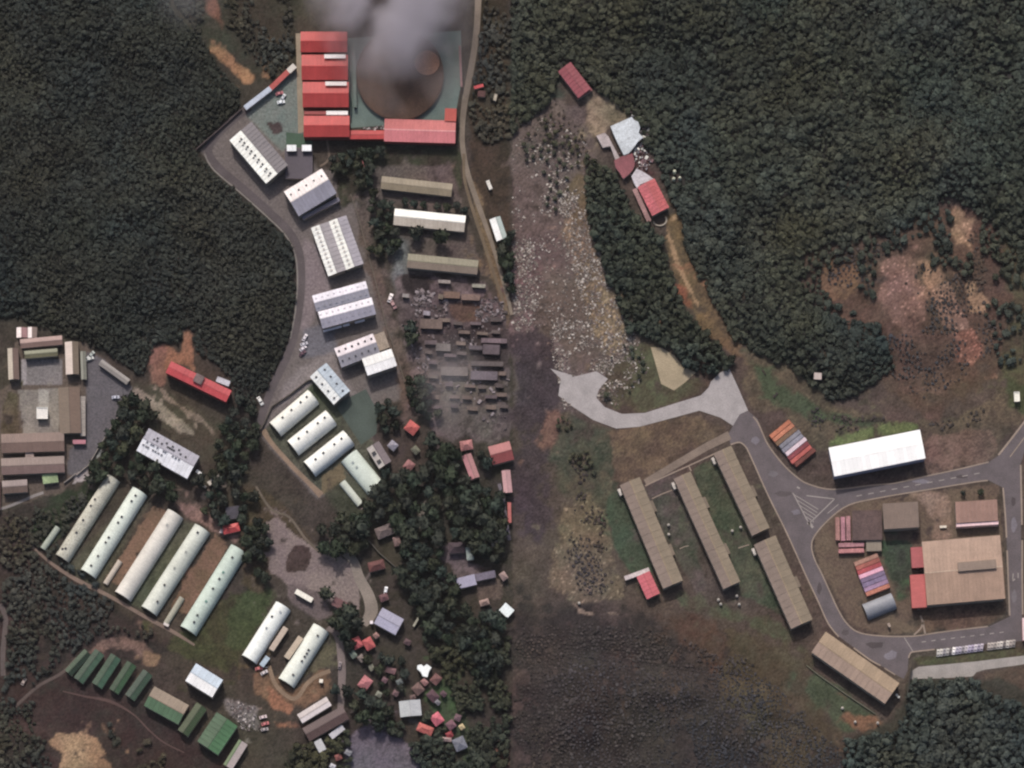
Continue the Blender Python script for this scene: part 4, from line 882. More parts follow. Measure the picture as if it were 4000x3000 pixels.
for (p0, p1, w_, c, lab) in (
    ((1440,2216),(1502,2200),38,(104,66,64),'dark red brown house right of the curved village road'),
    ((1484,2338),(1516,2326),28,(116,82,86),'dull mauve house left of the white car under the trees'),
    ((1744,2874),(1768,2862),24,(150,64,70),'deep red house under the dark rose one'),
    ((1776,2796),(1800,2806),26,(112,86,94),'mauve house above the tiny cream hut'),
    ((1650,2652),(1668,2672),22,(152,112,110),'small rose house between the brown and the white houses'),
    ((1602,2724),(1624,2718),18,(112,90,88),'tiny brown hut above the twin panelled house'),
    ((1550,2668),(1572,2656),22,(96,102,102),'small slate hut in the middle of the village'),
    ((1494,2648),(1512,2660),20,(122,92,100),'tiny mauve hut below the narrow dull pink house'),
    ((1470,2704),(1490,2716),22,(126,128,116),'small grey green hut right of the dusty rose house'),
    ((1580,2500),(1604,2512),22,(98,76,80),'small dark hut on the slope below the cream trailer'),
    ((1536,2700),(1556,2712),22,(112,86,90),'dark mauve hut left of the weathered brown house'),
    ((1724,2700),(1742,2716),20,(98,74,82),'dark hut at the right of the maroon cluster'),
    ((1350,2930),(1372,2944),22,(150,150,156),'small grey hut at the corner of the grey lot'),
    ((1310,2960),(1334,2950),24,(132,80,76),'small rusty hut at the bottom edge'),
    ((1290,2985),(1310,2996),18,(200,200,208),'small pale hut at the bottom edge')):
    hip('house', lab, p0, p1, w_, 3.0, c, 'village houses', kind='dirty')
shed('house', 'long pink house running downhill in the eastern village', 'house', (1822,1775), (1856,1868), 38, 4.0, (176,128,128), (192,134,138), 18)
shed('house', 'large red gabled house cut by the border at the right', 'house', (1916,1780), (1999,1758), 74, 4.6, (166,98,98), (152,80,80), 16)  # lit and dark sides of one red roof, painted as two colours
shed('house', 'large pale pink gabled house at the right border', 'house', (1976,1836), (1985,1924), 34, 4.4, (186,146,148), (192,150,152), 14)
flat('house', 'thin red roofed strip house on the right border of the village', 'house', (1989,1962), (1991,2042), 14, 3.4, (176,96,92))
flat('house', 'long lilac flat roofed building in the village wood', 'house', (1784,2280), (1858,2262), 42, 3.8, (166,162,184))
flat('house', 'lower mauve annex joined to the long lilac building', 'house', (1859,2256), (1935,2240), 28, 3.2, (122,114,130), kind='dirty')
flat('house', 'white house with a cyan tint cut by the right border', 'house', (1962,2368), (1996,2398), 40, 3.4, (236,246,248))
shed('house', 'lilac grey workshop with a low roof next to the village road', 'house', (1478,2402), (1562,2448), 70, 4.8, (160,158,178), (178,176,198), 6)
flat('hut', 'tiny white hut on the corner of the lilac workshop', 'hut', (1446,2430), (1458,2430), 12, 3.0, (240,232,240))
flat('trailer', 'long thin cream trailer east of the lilac workshop', 'trailer', (1615,2446), (1637,2410), 8, 2.0, (176,172,154))
polyb('house', 'gleaming white Y shaped house in the middle of the village', 'house', [(1631,2598),(1646,2594),(1655,2602),(1668,2593),(1686,2606),(1676,2622),(1670,2644),(1652,2640),(1644,2624),(1630,2612)], 4.0, (250,255,255), kind='roof')
shed('house', 'twin panelled off white house north of the pink cluster', 'house', (1600,2734), (1606,2796), 84, 3.6, (190,192,196), (186,190,192), 8)
shed('hall', 'long white topped hall beside the dark brown one at the bottom', 'hall', (1172,2806), (1286,2736), 40, 4.6, (200,190,188), (226,216,216), 8)
shed('hall', 'long dark brown roofed hall near the bottom of the village road', 'hall', (1196,2868), (1352,2780), 58, 4.6, (86,66,66), (92,72,70), 12, panels=10)
flat('shed', 'grey white shed at the lower right of the dark brown hall', 'shed', (1292,2877), (1342,2838), 24, 3.2, (192,190,196))
flat('shed', 'stubby grey white shed at the lower left of the dark brown hall', 'shed', (1240,2890), (1262,2932), 32, 3.2, (196,196,198))

# ---- right half
shed('ruined_house', 'dark red roofed house alone at the forest edge, upper left', 'house', (2204,262), (2284,366), 62, 4.0, (142,66,76), (150,74,84), 8, panels=8)
flat('veranda', 'pinkish strip veranda at the lower end of the dark red house', 'veranda', (2254,386), (2312,350), 10, 2.6, (150,92,92), kind='dirty')
polyb('collapsed_building', 'shattered white concrete roof slab between the two red houses', 'ruined building', [(2384,495),(2440,470),(2467,458),(2476,470),(2492,477),(2500,500),(2494,520),(2512,538),(2490,556),(2476,576),(2456,600),(2436,608),(2412,560),(2396,525)], 3.4, (204,210,216))
polyb('collapsed_building', 'pale pink broken wing left of the shattered white slab', 'ruined building', [(2329,531),(2362,520),(2376,534),(2424,625),(2408,640),(2394,600),(2384,572),(2354,578)], 2.2, (188,176,176))
polyb('collapsed_building', 'crumpled dull red roof under the white slab', 'ruined building', [(2398,628),(2430,612),(2470,600),(2480,640),(2472,664),(2455,684),(2434,700),(2420,676),(2404,656)], 3.0, (140,84,90))
polyb('collapsed_building', 'small broken white roof above the lower red house', 'ruined building', [(2466,690),(2486,660),(2504,668),(2528,682),(2552,700),(2500,722),(2488,738),(2476,716)], 2.6, (196,190,196))
shed('ruined_house', 'red roofed house with soot stains beside the circular wall', 'house', (2522,714), (2580,828), 74, 4.6, (196,104,106), (202,110,116), 7, panels=9, kind='dirty')
flat('veranda', 'pinkish gallery along the west side of the soot stained red house', 'veranda', (2478,738), (2536,866), 18, 2.4, (164,128,126), kind='dirty')
t = empty('ring_wall', (*W(2577,860), 0)); tag(t, 'low pale ring shaped wall at the lower end of the soot stained house', 'ring wall')
q = MB(); n_ = 24; vs = []; fs = []
for i in range(n_+1):
    an = math.radians(200+190*i/n_); c_, s_ = math.cos(an), math.sin(an)
    for r_, z_ in ((3.6, -1), (3.6, .8), (4.3, .8), (4.3, -1)): vs.append((r_*c_, r_*s_*.85, z_))
for i in range(n_):
    for k in range(3): fs.append((4*i+k, 4*i+4+k, 4*i+5+k, 4*i+1+k))
q.add(vs, fs); q.build('wall', mat('plaster', (170,160,146)), t)
q = MB(); q.cyl(0, 0, -1, .06, 3.5, 24); q.build('floor', mat('concrete', (70,58,52)), t); occupy(rect(2545,830,2610,890))
for (x, y, r_, lab) in ((2634,676,7,'upper of three small white boulders in the forest'), (2631,705,7,'lower left of three small white boulders in the forest'), (2655,701,6,'right of three small white boulders in the forest')):
    mb = MB(); nn = 9
    vs = [((1+.2*random.random())*r_*S*.95*math.cos(i*6.283/nn)*k_, (1+.2*random.random())*r_*S*math.sin(i*6.283/nn)*k_, z_) for k_, z_ in ((1,0),(.95,3.2),(.55,4.2)) for i in range(nn)]
    mb.add(vs, [(k*nn+i, k*nn+(i+1) % nn, (k+1)*nn+(i+1) % nn, (k+1)*nn+i) for k in range(2) for i in range(nn)]+[tuple(range(2*nn, 3*nn))])
    tag(mb.build('boulder', mat('dirty', (220,220,196)), loc=(*W(x, y), gz(x, y))), lab, 'boulder'); occupy(rect(x-14,y-14,x+14,y+14))
TANL, TANR = (136,119,109), (134,120,102)
KT = [('first tan barrack from the left, the longest, with a red shed at its foot', (2459,1878),(2628,2282),84),
      ('second tan barrack from the left in the row of long barracks', (2663,1855),(2857,2285),72),
      ('third tan barrack, beside the road bend, set highest in the row', (2820,1756),(2970,2076),76),
      ('fourth tan barrack, below the third, close to the road', (2985,2108),(3130,2436),92)]
for k, (lab, p0, p1, w_) in enumerate(KT):
    t = shed('barrack', lab, 'barrack', p0, p1, w_, 6.2, TANR, TANL, 7, group='long tan barracks', panels=max(10, int(math.dist(p0, p1)/26)), ridge=(150,132,108))
    c, L, a = frame(p0, p1)
    for fx in ((-.22, .2) if k < 2 else (.05,)):
        q = MB(); q.slab([(L*fx-3.4, w_*S/2-.3, 4.4),(L*fx+3.4, w_*S/2-.3, 4.4),(L*fx+3.4, w_*S/2+2.0, 4.1),(L*fx-3.4, w_*S/2+2.0, 4.1)], .2)
        q.box(L*fx-3.2, L*fx+3.2, w_*S/2-.3, w_*S/2+1.8, -1, 4.0); q.build('porch', mat('roof', (116,102,88)), t)
    q = MB(); q.box(-L/2+1.0, -L/2+5, -w_*S/2-1.9, -w_*S/2-.25, -1, 3.2); q.build('entrance_canopy', mat('roof', (206,198,190)), t)
shed('barrack', 'wide tan barrack at the road end, lowest of the long barracks', 'barrack', (3195,2505), (3482,2706), 98, 6.6, (166,144,120), (160,138,124), 4, group='long tan barracks', panels=14)
for (x, y) in ((3502,2712),(3510,2720)):
    flat('tank', 'upper small white tank by the end wall of the lowest barrack' if y == 2712 else 'lower small white tank by the end wall of the lowest barrack', 'tank', (x-4,y), (x+4,y+3), 8, 2.2, (206,206,200))
shed('shed', 'pinkish red shed at the foot of the leftmost tan barrack', 'shed', (2511,2240), (2552,2328), 56, 4.2, (196,98,106), (204,104,114), 5, panels=6)
flat('shed', 'thin white shed across the top of the pinkish red shed', 'shed', (2440,2259), (2536,2224), 17, 2.6, (205,192,192), kind='dirty')
for (x, y, lab) in ((2611,2053,'upper small white tank between the first two tan barracks'),(2612,2090,'lower small white tank between the first two tan barracks'),(2860,2076,'left small white tank in the grass by the third barrack'),(2893,2062,'right small white tank in the grass by the third barrack'),
                    (2806,2345,'left white tank south of the second barrack'),(2815,2362,'lower left white tank south of the second barrack'),(2878,2330,'upper right white tank south of the second barrack'),(2887,2363,'lower right white tank south of the second barrack'),
                    (2262,2358,'pinkish hut on the bare slope at lower left'),(3290,2768,'upper white boulder like tank on the orange earth'),(3340,2822,'left pale tank on the orange earth'),(3428,2826,'right pale tank below the lowest barrack')):
    t = empty('water_tank', (*W(x, y), 0)); tag(t, lab, 'tank')
    q = MB(); q.cyl(0, 0, -.5, 1.7, .8, 12); q.build('tank_body', mat('paint', (190,182,170)), t)
    q = MB(); q.cyl(0, 0, 1.7, 2.0, .82, 12, .3); q.build('lid', mat('paint', (170,164,156)), t); occupy(rect(x-8,y-8,x+8,y+8))
shed('warehouse', 'brilliant white roofed warehouse above the curved road', 'warehouse', (3244,1804), (3600,1733), 114, 8.4, (255,255,255), (255,255,255), 2.5, wallc=(150,152,176), kind='paint', panels=22, ridge=(255,255,255))
# containers
def container_meshes():
    b = MB(); Lh, Wh, H = 6.1, 1.22, 2.6
    b.box(-Lh, Lh, -Wh, Wh, 0, H-.02); n = 40; 
    for k in range(n):                                   # corrugated sides
        x = -Lh+.2+(2*Lh-.4)*k/n
        for s in (-1, 1): b.box(x, x+.14, s*Wh-.03, s*Wh+.03, .15, H-.15)
    r = MB(); r.box(-Lh+.04, Lh-.04, -Wh+.04, Wh-.04, H-.02, H+.02)
    for k in range(24): x = -Lh+.3+(2*Lh-.6)*k/24; r.box(x, x+.16, -Wh+.1, Wh-.1, H+.02, H+.06)
    d = MB()
    for s in (0, 1): d.box(Lh, Lh+.05, -Wh+.06+s*Wh, -.04+s*Wh-.02, .12, H-.12)
    bars = MB()
    for y in (-.9, -.3, .3, .9): bars.box(Lh+.05, Lh+.1, y-.02, y+.02, .15, H-.15)
    return b, r, d, bars
CB = container_meshes()
def container(p0, p1, c, lab, group, z=0.0):
    cxy, L, a = frame(p0, p1); t = empty('shipping_container', (cxy[0], cxy[1], z), a); tag(t, lab, 'container', group); lean(t, 2.6)
    m = mat('dirty' if sum(c) < 500 else 'roof', c)
    for nm, mb in (('body', CB[0]), ('roof', CB[1]), ('door', CB[2])):
        key = (nm, c)
        if key not in VENT: VENT[key] = mb.mesh(nm, m)
        o = link(nm, VENT[key], t, scale=(L/12.3, 1.0, 1.0))
    if 'bars' not in VENT: VENT['bars'] = CB[3].mesh('lock_bars', mat('paint', (120,120,120)))
    link('lock_bars', VENT['bars'], t, scale=(L/12.3, 1, 1)); occ_rect(p0, p1, 9, 9); return t
C1 = [((188,118,92),'orange container at the upper left end of the nine below the white warehouse corner'),((194,128,102),'second orange container from the upper left of the nine'),((128,100,80),'brown container, third from the upper left of the nine'),((144,142,152),'first grey container, fourth from the upper left of the nine'),((152,150,164),'second grey container, next to the white one in the nine'),((226,206,216),'only white container among the nine'),((142,72,80),'dark red container right below the white one'),((196,104,98),'salmon container, second from the lower end of the nine'),((112,64,58),'dark brown red container at the lower end of the nine')]
for i, (c, lab) in enumerate(C1):
    ox, oy = 11.4*i*1.02, 13.9*i*1.02; j = random.uniform(-4, 4)
    container((3010+ox+j*.77, 1706+oy-j*.63), (3087+ox+j*.77, 1643+oy-j*.63), c, lab, 'nine containers beside the road')
C2 = [((184,140,124),'salmon container at the upper end of the eight slanted ones'),((172,102,92),'orange red container, second of the eight slanted ones'),((180,84,90),'crimson container right above the pale pink one'),((236,178,200),'pale pink container, brightest of the eight slanted ones'),((132,114,142),'upper purple container of the slanted ones'),((136,120,150),'lower purple container of the slanted ones'),((158,130,158),'lilac container, next to last of the slanted ones'),((186,122,104),'orange container at the lower end of the eight slanted ones')]
for i, (c, lab) in enumerate(C2):
    ox, oy = 6.5*i, 16.8*i; container((3336+ox, 2204+oy), (3428+ox, 2168+oy), c, lab, 'eight slanted containers')
C3 = [((3270,2020),(3272,2110),'left of three upright pink containers in the block'),((3291,2018),(3293,2112),'middle of three upright pink containers in the block'),((3312,2015),(3314,2110),'right of three upright pink containers in the block')]
for k, (a_, b_, lab) in enumerate(C3): container(a_, b_, ((178,132,126),(184,132,142),(176,130,134))[k], lab, 'upright pink containers')
container((3274,2129), (3374,2126), (176,128,134), 'upper of two horizontal pink containers', 'horizontal pink containers')
container((3274,2152), (3374,2149), (190,132,132), 'lower of two horizontal pink containers', 'horizontal pink containers')
flat('store', 'dark maroon flat roofed store beside the upright pink containers', 'store', (3327,2052), (3444,2050), 116, 4.0, (92,74,72), kind='dirty')
flat('store', 'plain brown flat roofed store right of the dark maroon one', 'store', (3447,2016), (3584,2008), 100, 7.6, (126,108,98), kind='roof')
flat('hut', 'small tan roofed hut below the dark maroon store', 'hut', (3382,2132), (3442,2130), 42, 2.8, (138,126,112))
arch('arched_shed', 'grey arched shed below the slanted containers', (3378,2390), (3490,2345), 62, (146,148,156), (), None, .38, cat='arched shed')
flat('kiosk', 'tiny pale kiosk casting a shadow in front of the ring road', 'kiosk', (3468,2434), (3476,2448), 9, 2.4, (168,150,138))
t = flat('workshop', 'pinkish brown roofed workshop with a white front strip', 'workshop', (3730,2002), (3893,1992), 82, 5.4, (158,124,112), panels=10, tilt=.6, kind='roof')
q = MB(); q.box(-82*S, 82.6*S, -54*S, -41.3*S, 4.6, 4.9); q.box(-82*S, 82.6*S, -54*S, -53*S, -1, 4.6); q.build('front_canopy', mat('roof', (240,205,208)), t); occupy(rect(3725,2035,3900,2060))
flat('crate', 'white trough by the sandy path left of the workshop', 'box', (3670,2058), (3697,2057), 9, 1.2, (226,216,200))
t = shed('factory_hall', 'largest tan roofed hall with a raised roof monitor and red lean-to', 'factory', (3607,2238), (3912,2212), 248, 7.4, (178,150,132), (170,142,124), 3.5, panels=20, ridge=(198,176,156))
q = MB(); Lx = 150*S
q.box(-3.5, -3.5+Lx, -1.0, 4.2, 8.6, 9.9); q.build('roof_monitor', mat('roof', (140,122,110)), t)
flat('lean_to', 'upper red lean-to roof on the west wall of the largest hall', 'lean-to', (3579,2136), (3584,2216), 50, 5.4, (176,92,94), wallc=(120,50,46))
flat('lean_to', 'lower red lean-to roof on the west wall of the largest hall', 'lean-to', (3580,2243), (3588,2372), 58, 5.8, (192,98,96), wallc=(120,50,46))
flat('hut', 'tiny square white hut with a dark centre by the upper right road', 'hut', (3969,1532), (3971,1568), 20, 3.0, (236,234,222), parapet=(245,242,230))
flat('hut', 'lone pale pink hut on the grassy slope', 'hut', (3178,1470), (3208,1472), 26, 2.8, (200,184,178))
flat('store', 'pinkish white building cut by the right edge', 'store', (4010,2412), (4012,2500), 40, 4.5, (236,206,206), wallc=(130,50,60))
hip('hut', 'bright red hut with a white gable above the easternmost long barrack', (872,2070), (936,2056), 34, 3.2, (200,84,84))
flat('hut', 'white gable piece at the left end of the bright red hut', 'hut', (860,2072), (872,2076), 16, 2.6, (214,196,196), kind='dirty')
flat('store', 'dark slate roofed store above the bright red hut', 'store', (884,2006), (938,1998), 48, 3.4, (74,70,80), kind='dirty')
flat('hut', 'narrow bright red roof strip east of the dirt track', 'hut', (1852,344), (1888,334), 12, 3.0, (190,70,74))
flat('hut', 'small maroon ruin below the bright red strip', 'hut', (1866,366), (1896,368), 24, 2.2, (92,60,58), kind='dirty')
flat('hut', 'thin cream hut east of the maroon ruin', 'hut', (1932,394), (1938,368), 12, 2.6, (170,160,144), kind='dirty')
flat('canopy', 'slanted pink canopy below the red factory wing', 'canopy', (1418,626), (1432,662), 10, 2.8, (196,116,116))
flat('hut', 'small white hut east of the dirt track above the white shed', 'hut', (1904,706), (1918,740), 14, 2.8, (220,216,208), kind='dirty')
# low boundary walls
def wall_line(pts, lab, c=(140,132,126), wd=3.5, h=1.6):
    X = [(*W(*p), 0) for p in pts]; n = len(pts); pl = strip(pts, wd); l = pl[:n]; r = pl[n:][::-1]; mb = MB(); vs = []
    for a, b in zip(l, r): g = gz(*a); vs += [(*W(*a), g-.8), (*W(*a), g+h), (*W(*b), g+h), (*W(*b), g-.8)]
    fs = [(4*i+a, 4*i+a+4, 4*i+a+5, 4*i+a+1) for i in range(n-1) for a in range(3)]+[(0,1,2,3),(4*n-1,4*n-2,4*n-3,4*n-4)]
    mb.add(vs, fs); return tag(mb.build('boundary_wall', mat('plaster', c)), lab, 'wall')
wall_line([(510,1568),(480,1590),(455,1640),(430,1680),(405,1720),(380,1762),(345,1820),(300,1858)], 'pale boundary wall along the edge of the asphalt yard')
wall_line([(250,1888),(275,1870),(296,1852)], 'short grey wall below the asphalt yard near the green shed')
wall_line([(1008,1700),(1035,1650),(1062,1590),(1130,1545),(1200,1490),(1245,1478)], 'dark boundary wall around the top of the three arched halls', (84,78,70), 3)
wall_line([(765,592),(860,505),(945,428)], 'dark retaining wall on the forest side of the road corner', (84,72,72), 3)
wall_line([(1370,760),(1400,850),(1440,1000),(1480,1150),(1510,1280),(1560,1420),(1600,1560)], 'long thin fence wall between the sheds and the brown track', (104,96,86), 2.5, 1.3)
wall_line([(1420,2090),(1480,2160),(1560,2230),(1640,2310)], 'thin wall running through the village wood', (90,86,78), 3)
wall_line([(3150,2600),(3200,2640),(3300,2710),(3420,2790)], 'thin pale wall parallel to the lowest barrack', (112,112,96), 2.5, 1.0)
wall_line([(3560,2608),(3552,2660),(3542,2730)], 'dark wall between the road end and the corner wood', (60,56,52), 4, 3.0)
# ---- cars
def car_meshes():
    prof = [(-2.2,.35),(-2.25,.75),(-2.1,.95),(-1.7,1.0),(-1.15,1.45),(.45,1.5),(1.1,1.02),(1.95,.88),(2.25,.7),(2.25,.35)]
    b = MB(); n = len(prof); vs = []
    for y, s in ((-.88, 1), (.88, 1)): vs += [(x, y*(.82 if z > 1.2 else 1), z) for x, z in prof]
    b.add(vs, [tuple(range(n)), tuple(range(2*n-1, n-1, -1))]+[(i, n+i, n+(i+1) % n, (i+1) % n) for i in range(n)])
    g = MB(); g.add([(-1.62,-.66,1.05),(-1.18,-.6,1.44),(-1.18,.6,1.44),(-1.62,.66,1.05)], [(3,2,1,0)]); g.add([(.5,-.6,1.5),(1.06,-.68,1.06),(1.06,.68,1.06),(.5,.6,1.5)], [(0,1,2,3)])
    g2 = MB(); g2.v = [(x+(.03 if x > 0 else -.03), y, z+.03) for x, y, z in g.v]; g2.f = g.f
    wq = MB()
    vs = []; nn = 12
    for y in (-.1, .1): vs += [(.33*math.cos(6.283*i/nn), y, .33*math.sin(6.283*i/nn)) for i in range(nn)]
    wq.add(vs, [(i, (i+1) % nn, nn+(i+1) % nn, nn+i) for i in range(nn)]+[tuple(range(nn-1, -1, -1)), tuple(range(nn, 2*nn))])
    return b, g2, wq
CARM = car_meshes(); CWIN = CARM[1].mesh('windscreen', mat('glass', (44,48,56))); CWHL = CARM[2].mesh('wheel', mat('paint', (34,34,36)))
def car(x, y, ang, c, lab, group=None, sc=1.0, name='parked_car', cat='car'):
    t = empty(name, (*W(x, y), .04), math.radians(ang)); t.scale = (sc, sc, sc); tag(t, lab, cat, group)
    k = ('car', c)
    if k not in VENT: VENT[k] = CARM[0].mesh('body', mat('paint', c))
    link('body', VENT[k], t); link('windscreen', CWIN, t)
    for wx in (-1.4, 1.4):
        for wy in (-.82, .82): link('wheel', CWHL, t, (wx, wy, .33))
    occupy(rect(x-14, y-14, x+14, y+14)); return t
car(1098,400,10,(235,240,244),'white car in the yard west of the red hall'); car(1106,382,60,(200,204,210),'silver car just above the white car in the hall yard'); car(1092,366,15,(180,110,116),'dusty pink car at the top of the hall yard')
car(1191,1320,60,(220,214,220),'white car parked at the west edge of the lilac warehouse yard'); car(1188,1345,20,(190,188,196),'silver car below the white car in the warehouse yard'); car(1184,1362,40,(236,228,234),'second white car in the warehouse yard, lower'); car(1182,1381,40,(96,70,82),'dark maroon car at the lower end of the warehouse yard')
car(452,1553,5,(190,192,206),'pale car alone on the asphalt yard'); car(346,1398,40,(206,208,206),'white car at the top corner of the asphalt yard'); car(358,1386,50,(170,176,172),'grey car next to the white one at the corner'); car(352,1402,20,(220,220,216),'third small car at the top corner of the asphalt yard')
car(1017,1568,-60,(232,230,226),'white car at the bottom gate of the perimeter road', sc=1.2)
car(1525,1166,70,(246,236,236),'white car at the edge of the burnt ground', sc=1.2); car(1536,1192,-60,(176,138,138),'dusty pink car behind the white one at the burnt ground', sc=1.2)
car(1012,2612,10,(190,110,110),'red car on the orange earth below the arched barracks'); car(1032,2628,30,(210,200,200),'silver car on the orange earth below the arched barracks')
car(1328,2600,80,(140,128,130),'grey car on the village road'); car(1507,2308,80,(238,240,246),'white car under the trees by the sandy village path')
car(1028,2802,15,(214,196,196),'pale van at the edge of the junk yard'); car(1036,2828,15,(196,120,120),'red car below the pale van by the junk yard'); car(1034,2850,10,(170,160,160),'grey car lowest in the line by the junk yard')
car(93,2664,60,(176,160,152),'small pale car alone in the dark field at lower left')
PK = [((196,192,186),'first'),((206,202,196),'second'),((150,146,150),'third'),((186,182,178),'fourth'),((110,104,104),'fifth'),((255,250,248),'sixth and brightest'),((176,170,184),'seventh'),((182,174,190),'eighth'),((150,144,150),'ninth'),((196,188,194),'tenth'),((176,168,190),'eleventh'),((160,150,172),'twelfth'),((204,196,206),'thirteenth'),((156,148,166),'fourteenth'),((188,178,190),'fifteenth')]
for k, (c, w1) in enumerate(PK):
    x = 3664+k*12.2; car(x, 2552-k*1.6, 82+random.uniform(-3, 3), c, w1+' car from the left in the longer parked row by the road', 'longer row of parked cars', sc=.98)
for k in range(9):
    c = random.choice([(150,142,138),(190,182,176),(176,166,160),(206,198,190),(120,112,110)]); x = 3862+k*12.2
    car(x, 2527-k*1.6, 82+random.uniform(-3, 3), c, ('first','second','third','fourth','fifth','sixth','seventh','eighth','ninth')[k]+' car from the left in the shorter parked row by the road', 'shorter row of parked cars', sc=.98)
# ------------------------------------------------------------------ rubble (nobody could count it)
def rubble_mat(name, cols):
    m, nt, n, p = base_mat(name); g = n.new('ShaderNodeNewGeometry'); r = n.new('ShaderNodeValToRGB'); r.color_ramp.interpolation = 'CONSTANT'
    e = r.color_ramp.elements
    while len(e) < len(cols): e.new(.5)
    for i, c in enumerate(cols): e[i].position = i/len(cols); e[i].color = (*rgb(c), 1)
    nt.links.new(g.outputs['Random Per Island'], r.inputs[0]); nt.links.new(r.outputs[0], p.inputs['Base Color']); p.inputs['Roughness'].default_value = .85
    return m
def rubble(name, polys, cols, lo, hi, hmax=.9):
    mb = MB()
    for poly, n, clump in polys:
        x0 = min(p[0] for p in poly); x1 = max(p[0] for p in poly); y0 = min(p[1] for p in poly); y1 = max(p[1] for p in poly)
        X = RNG.uniform(x0, x1, n*4); Y = RNG.uniform(y0, y1, n*4); ok = inside(poly, X, Y)
        dn = sample(N_mid, X, Y)*.6+sample(N_fine, X, Y)*.4
        ok &= RNG.random(len(X)) < np.clip((dn-.5)*clump+.5, .02, 1)
        ok &= sample(OCC.astype(float), X, Y) < .2
        X = X[ok][:n]; Y = Y[ok][:n]
        for x, y in zip(X, Y):
            a = random.uniform(0, 3.14); l = lo+(hi-lo)*random.random()**2.2; w2 = l*random.uniform(.25, .8)
            wx, wy = W(x, y); mb.rbox(wx, wy, gz(x, y)-.1, l, w2, random.uniform(.15, hmax), a, random.uniform(-.1, .25))
    o = mb.build(name, rubble_mat(name, cols)); tag(o, kind='stuff'); return o
rubble('rubble', [([(2000,560),(2140,440),(2290,560),(2310,800),(2400,1120),(2500,1340),(2540,1450),(2420,1580),(2230,1600),(2190,1500),(2150,1300),(2000,1250)], 2600, 3.5), ([(2150,1290),(2210,1380),(2260,1560),(2200,1590),(2160,1420)], 700, 2), ([(2000,940),(2080,930),(2110,1080),(2080,1300),(2000,1290)], 1300, 5), ([(2180,760),(2250,730),(2320,880),(2390,1120),(2480,1330),(2400,1420),(2300,1320),(2260,1120),(2200,950)], 3200, 4), ([(2150,1250),(2300,1250),(2420,1330),(2500,1440),(2380,1560),(2200,1600),(2180,1450)], 1700, 5), ([(2100,560),(2280,620),(2260,780),(2060,900),(2000,800)], 500, 6)],
       [(120,107,100),(150,140,132),(98,88,82),(186,178,170),(110,92,86),(84,75,71)], 0.3, 1.6, .5).__setitem__('label', 'pale scattered rubble strewn over the burnt slope')
rubble('debris', [([(1630,1130),(1760,1160),(1750,1240),(1640,1260),(1600,1180)], 200, 4), ([(1850,1170),(1980,1160),(1985,1260),(1860,1260)], 160, 4), ([(1560,1260),(1990,1280),(1980,1700),(1660,1500)], 420, 5)],
       [(104,94,97),(122,110,112),(80,70,71),(66,56,56),(140,130,134)], .5, 2.6, 1.0).__setitem__('label', 'grey debris of the burnt camp')
rubble('junk', [([(870,2740),(990,2750),(1020,2860),(940,2850)], 240, 2), ([(1400,480),(1500,470),(1500,506),(1420,506)], 80, 2), ([(1010,2590),(1060,2600),(1060,2640),(1000,2630)], 60, 2)],
       [(112,104,104),(140,132,130),(84,76,76),(190,182,180),(100,84,82)], .4, 1.8, .9).__setitem__('label', 'scattered junk and scrap in the yards')
rubble('broken_slabs', [([(2440,430),(2500,440),(2560,520),(2520,580),(2470,620),(2500,520)], 300, 2), ([(2400,600),(2500,560),(2560,640),(2470,700)], 130, 2)],
       [(196,192,194),(160,150,152),(224,222,214),(130,100,104),(104,84,86)], .5, 2.2, 1.6).__setitem__('label', 'broken pale slabs round the collapsed roof')

# ------------------------------------------------------------------ trees
def crown_mesh(name, m, seed, leaves=120, trunk=False, squash=.8):
    r = random.Random(seed); import bmesh
    bm = bmesh.new(); bmesh.ops.create_icosphere(bm, subdivisions=2, radius=1.0)
    lob = [(Vector((r.gauss(0,1), r.gauss(0,1), r.gauss(.3,.7))).normalized(), r.uniform(.5,1)) for _ in range(9)]
    for v in bm.verts:
        d = v.co.normalized(); k = .62
        for l, a_ in lob: k += a_*.5*max(0, (d.dot(l)-.72)/.28)**1.2
        k *= r.uniform(.72, 1.22); v.co = d*min(k, 1.15)
        v.co.z = v.co.z*squash+.15
    vs = [tuple(v.co) for v in bm.verts]; fs = [tuple(v.index for v in f.verts) for f in bm.faces]; bm.free()
    mb = MB(); mb.add(vs, fs)
    for i in range(leaves):
        b = Vector(vs[r.randrange(len(vs))]); 
        if b.z < -.25: b.z = abs(b.z)
        b = b*r.uniform(.9, 1.16); s = r.uniform(.10, .24)
        u = Vector((r.gauss(0,1), r.gauss(0,1), r.gauss(0,.6))).normalized(); v_ = u.cross(Vector((r.gauss(0,1), r.gauss(0,1), r.gauss(0,1)))).normalized()
        mb.add([b-u*s-v_*s*.6, b+u*s-v_*s*.5, b+u*s*.7+v_*s*.7, b-u*s*.8+v_*s*.6], [(0,1,2,3)])
    me = mb.mesh(name, m)
    return me
FORC = bpy.data.collections.new('forest_crowns')          # sources for the instances; not linked to the scene
NV = 9
for k in range(NV):
    me = crown_mesh('forest_crown', LEAF_I, 100+k, 110); o = bpy.data.objects.new('forest_crown', me); FORC.objects.link(o)
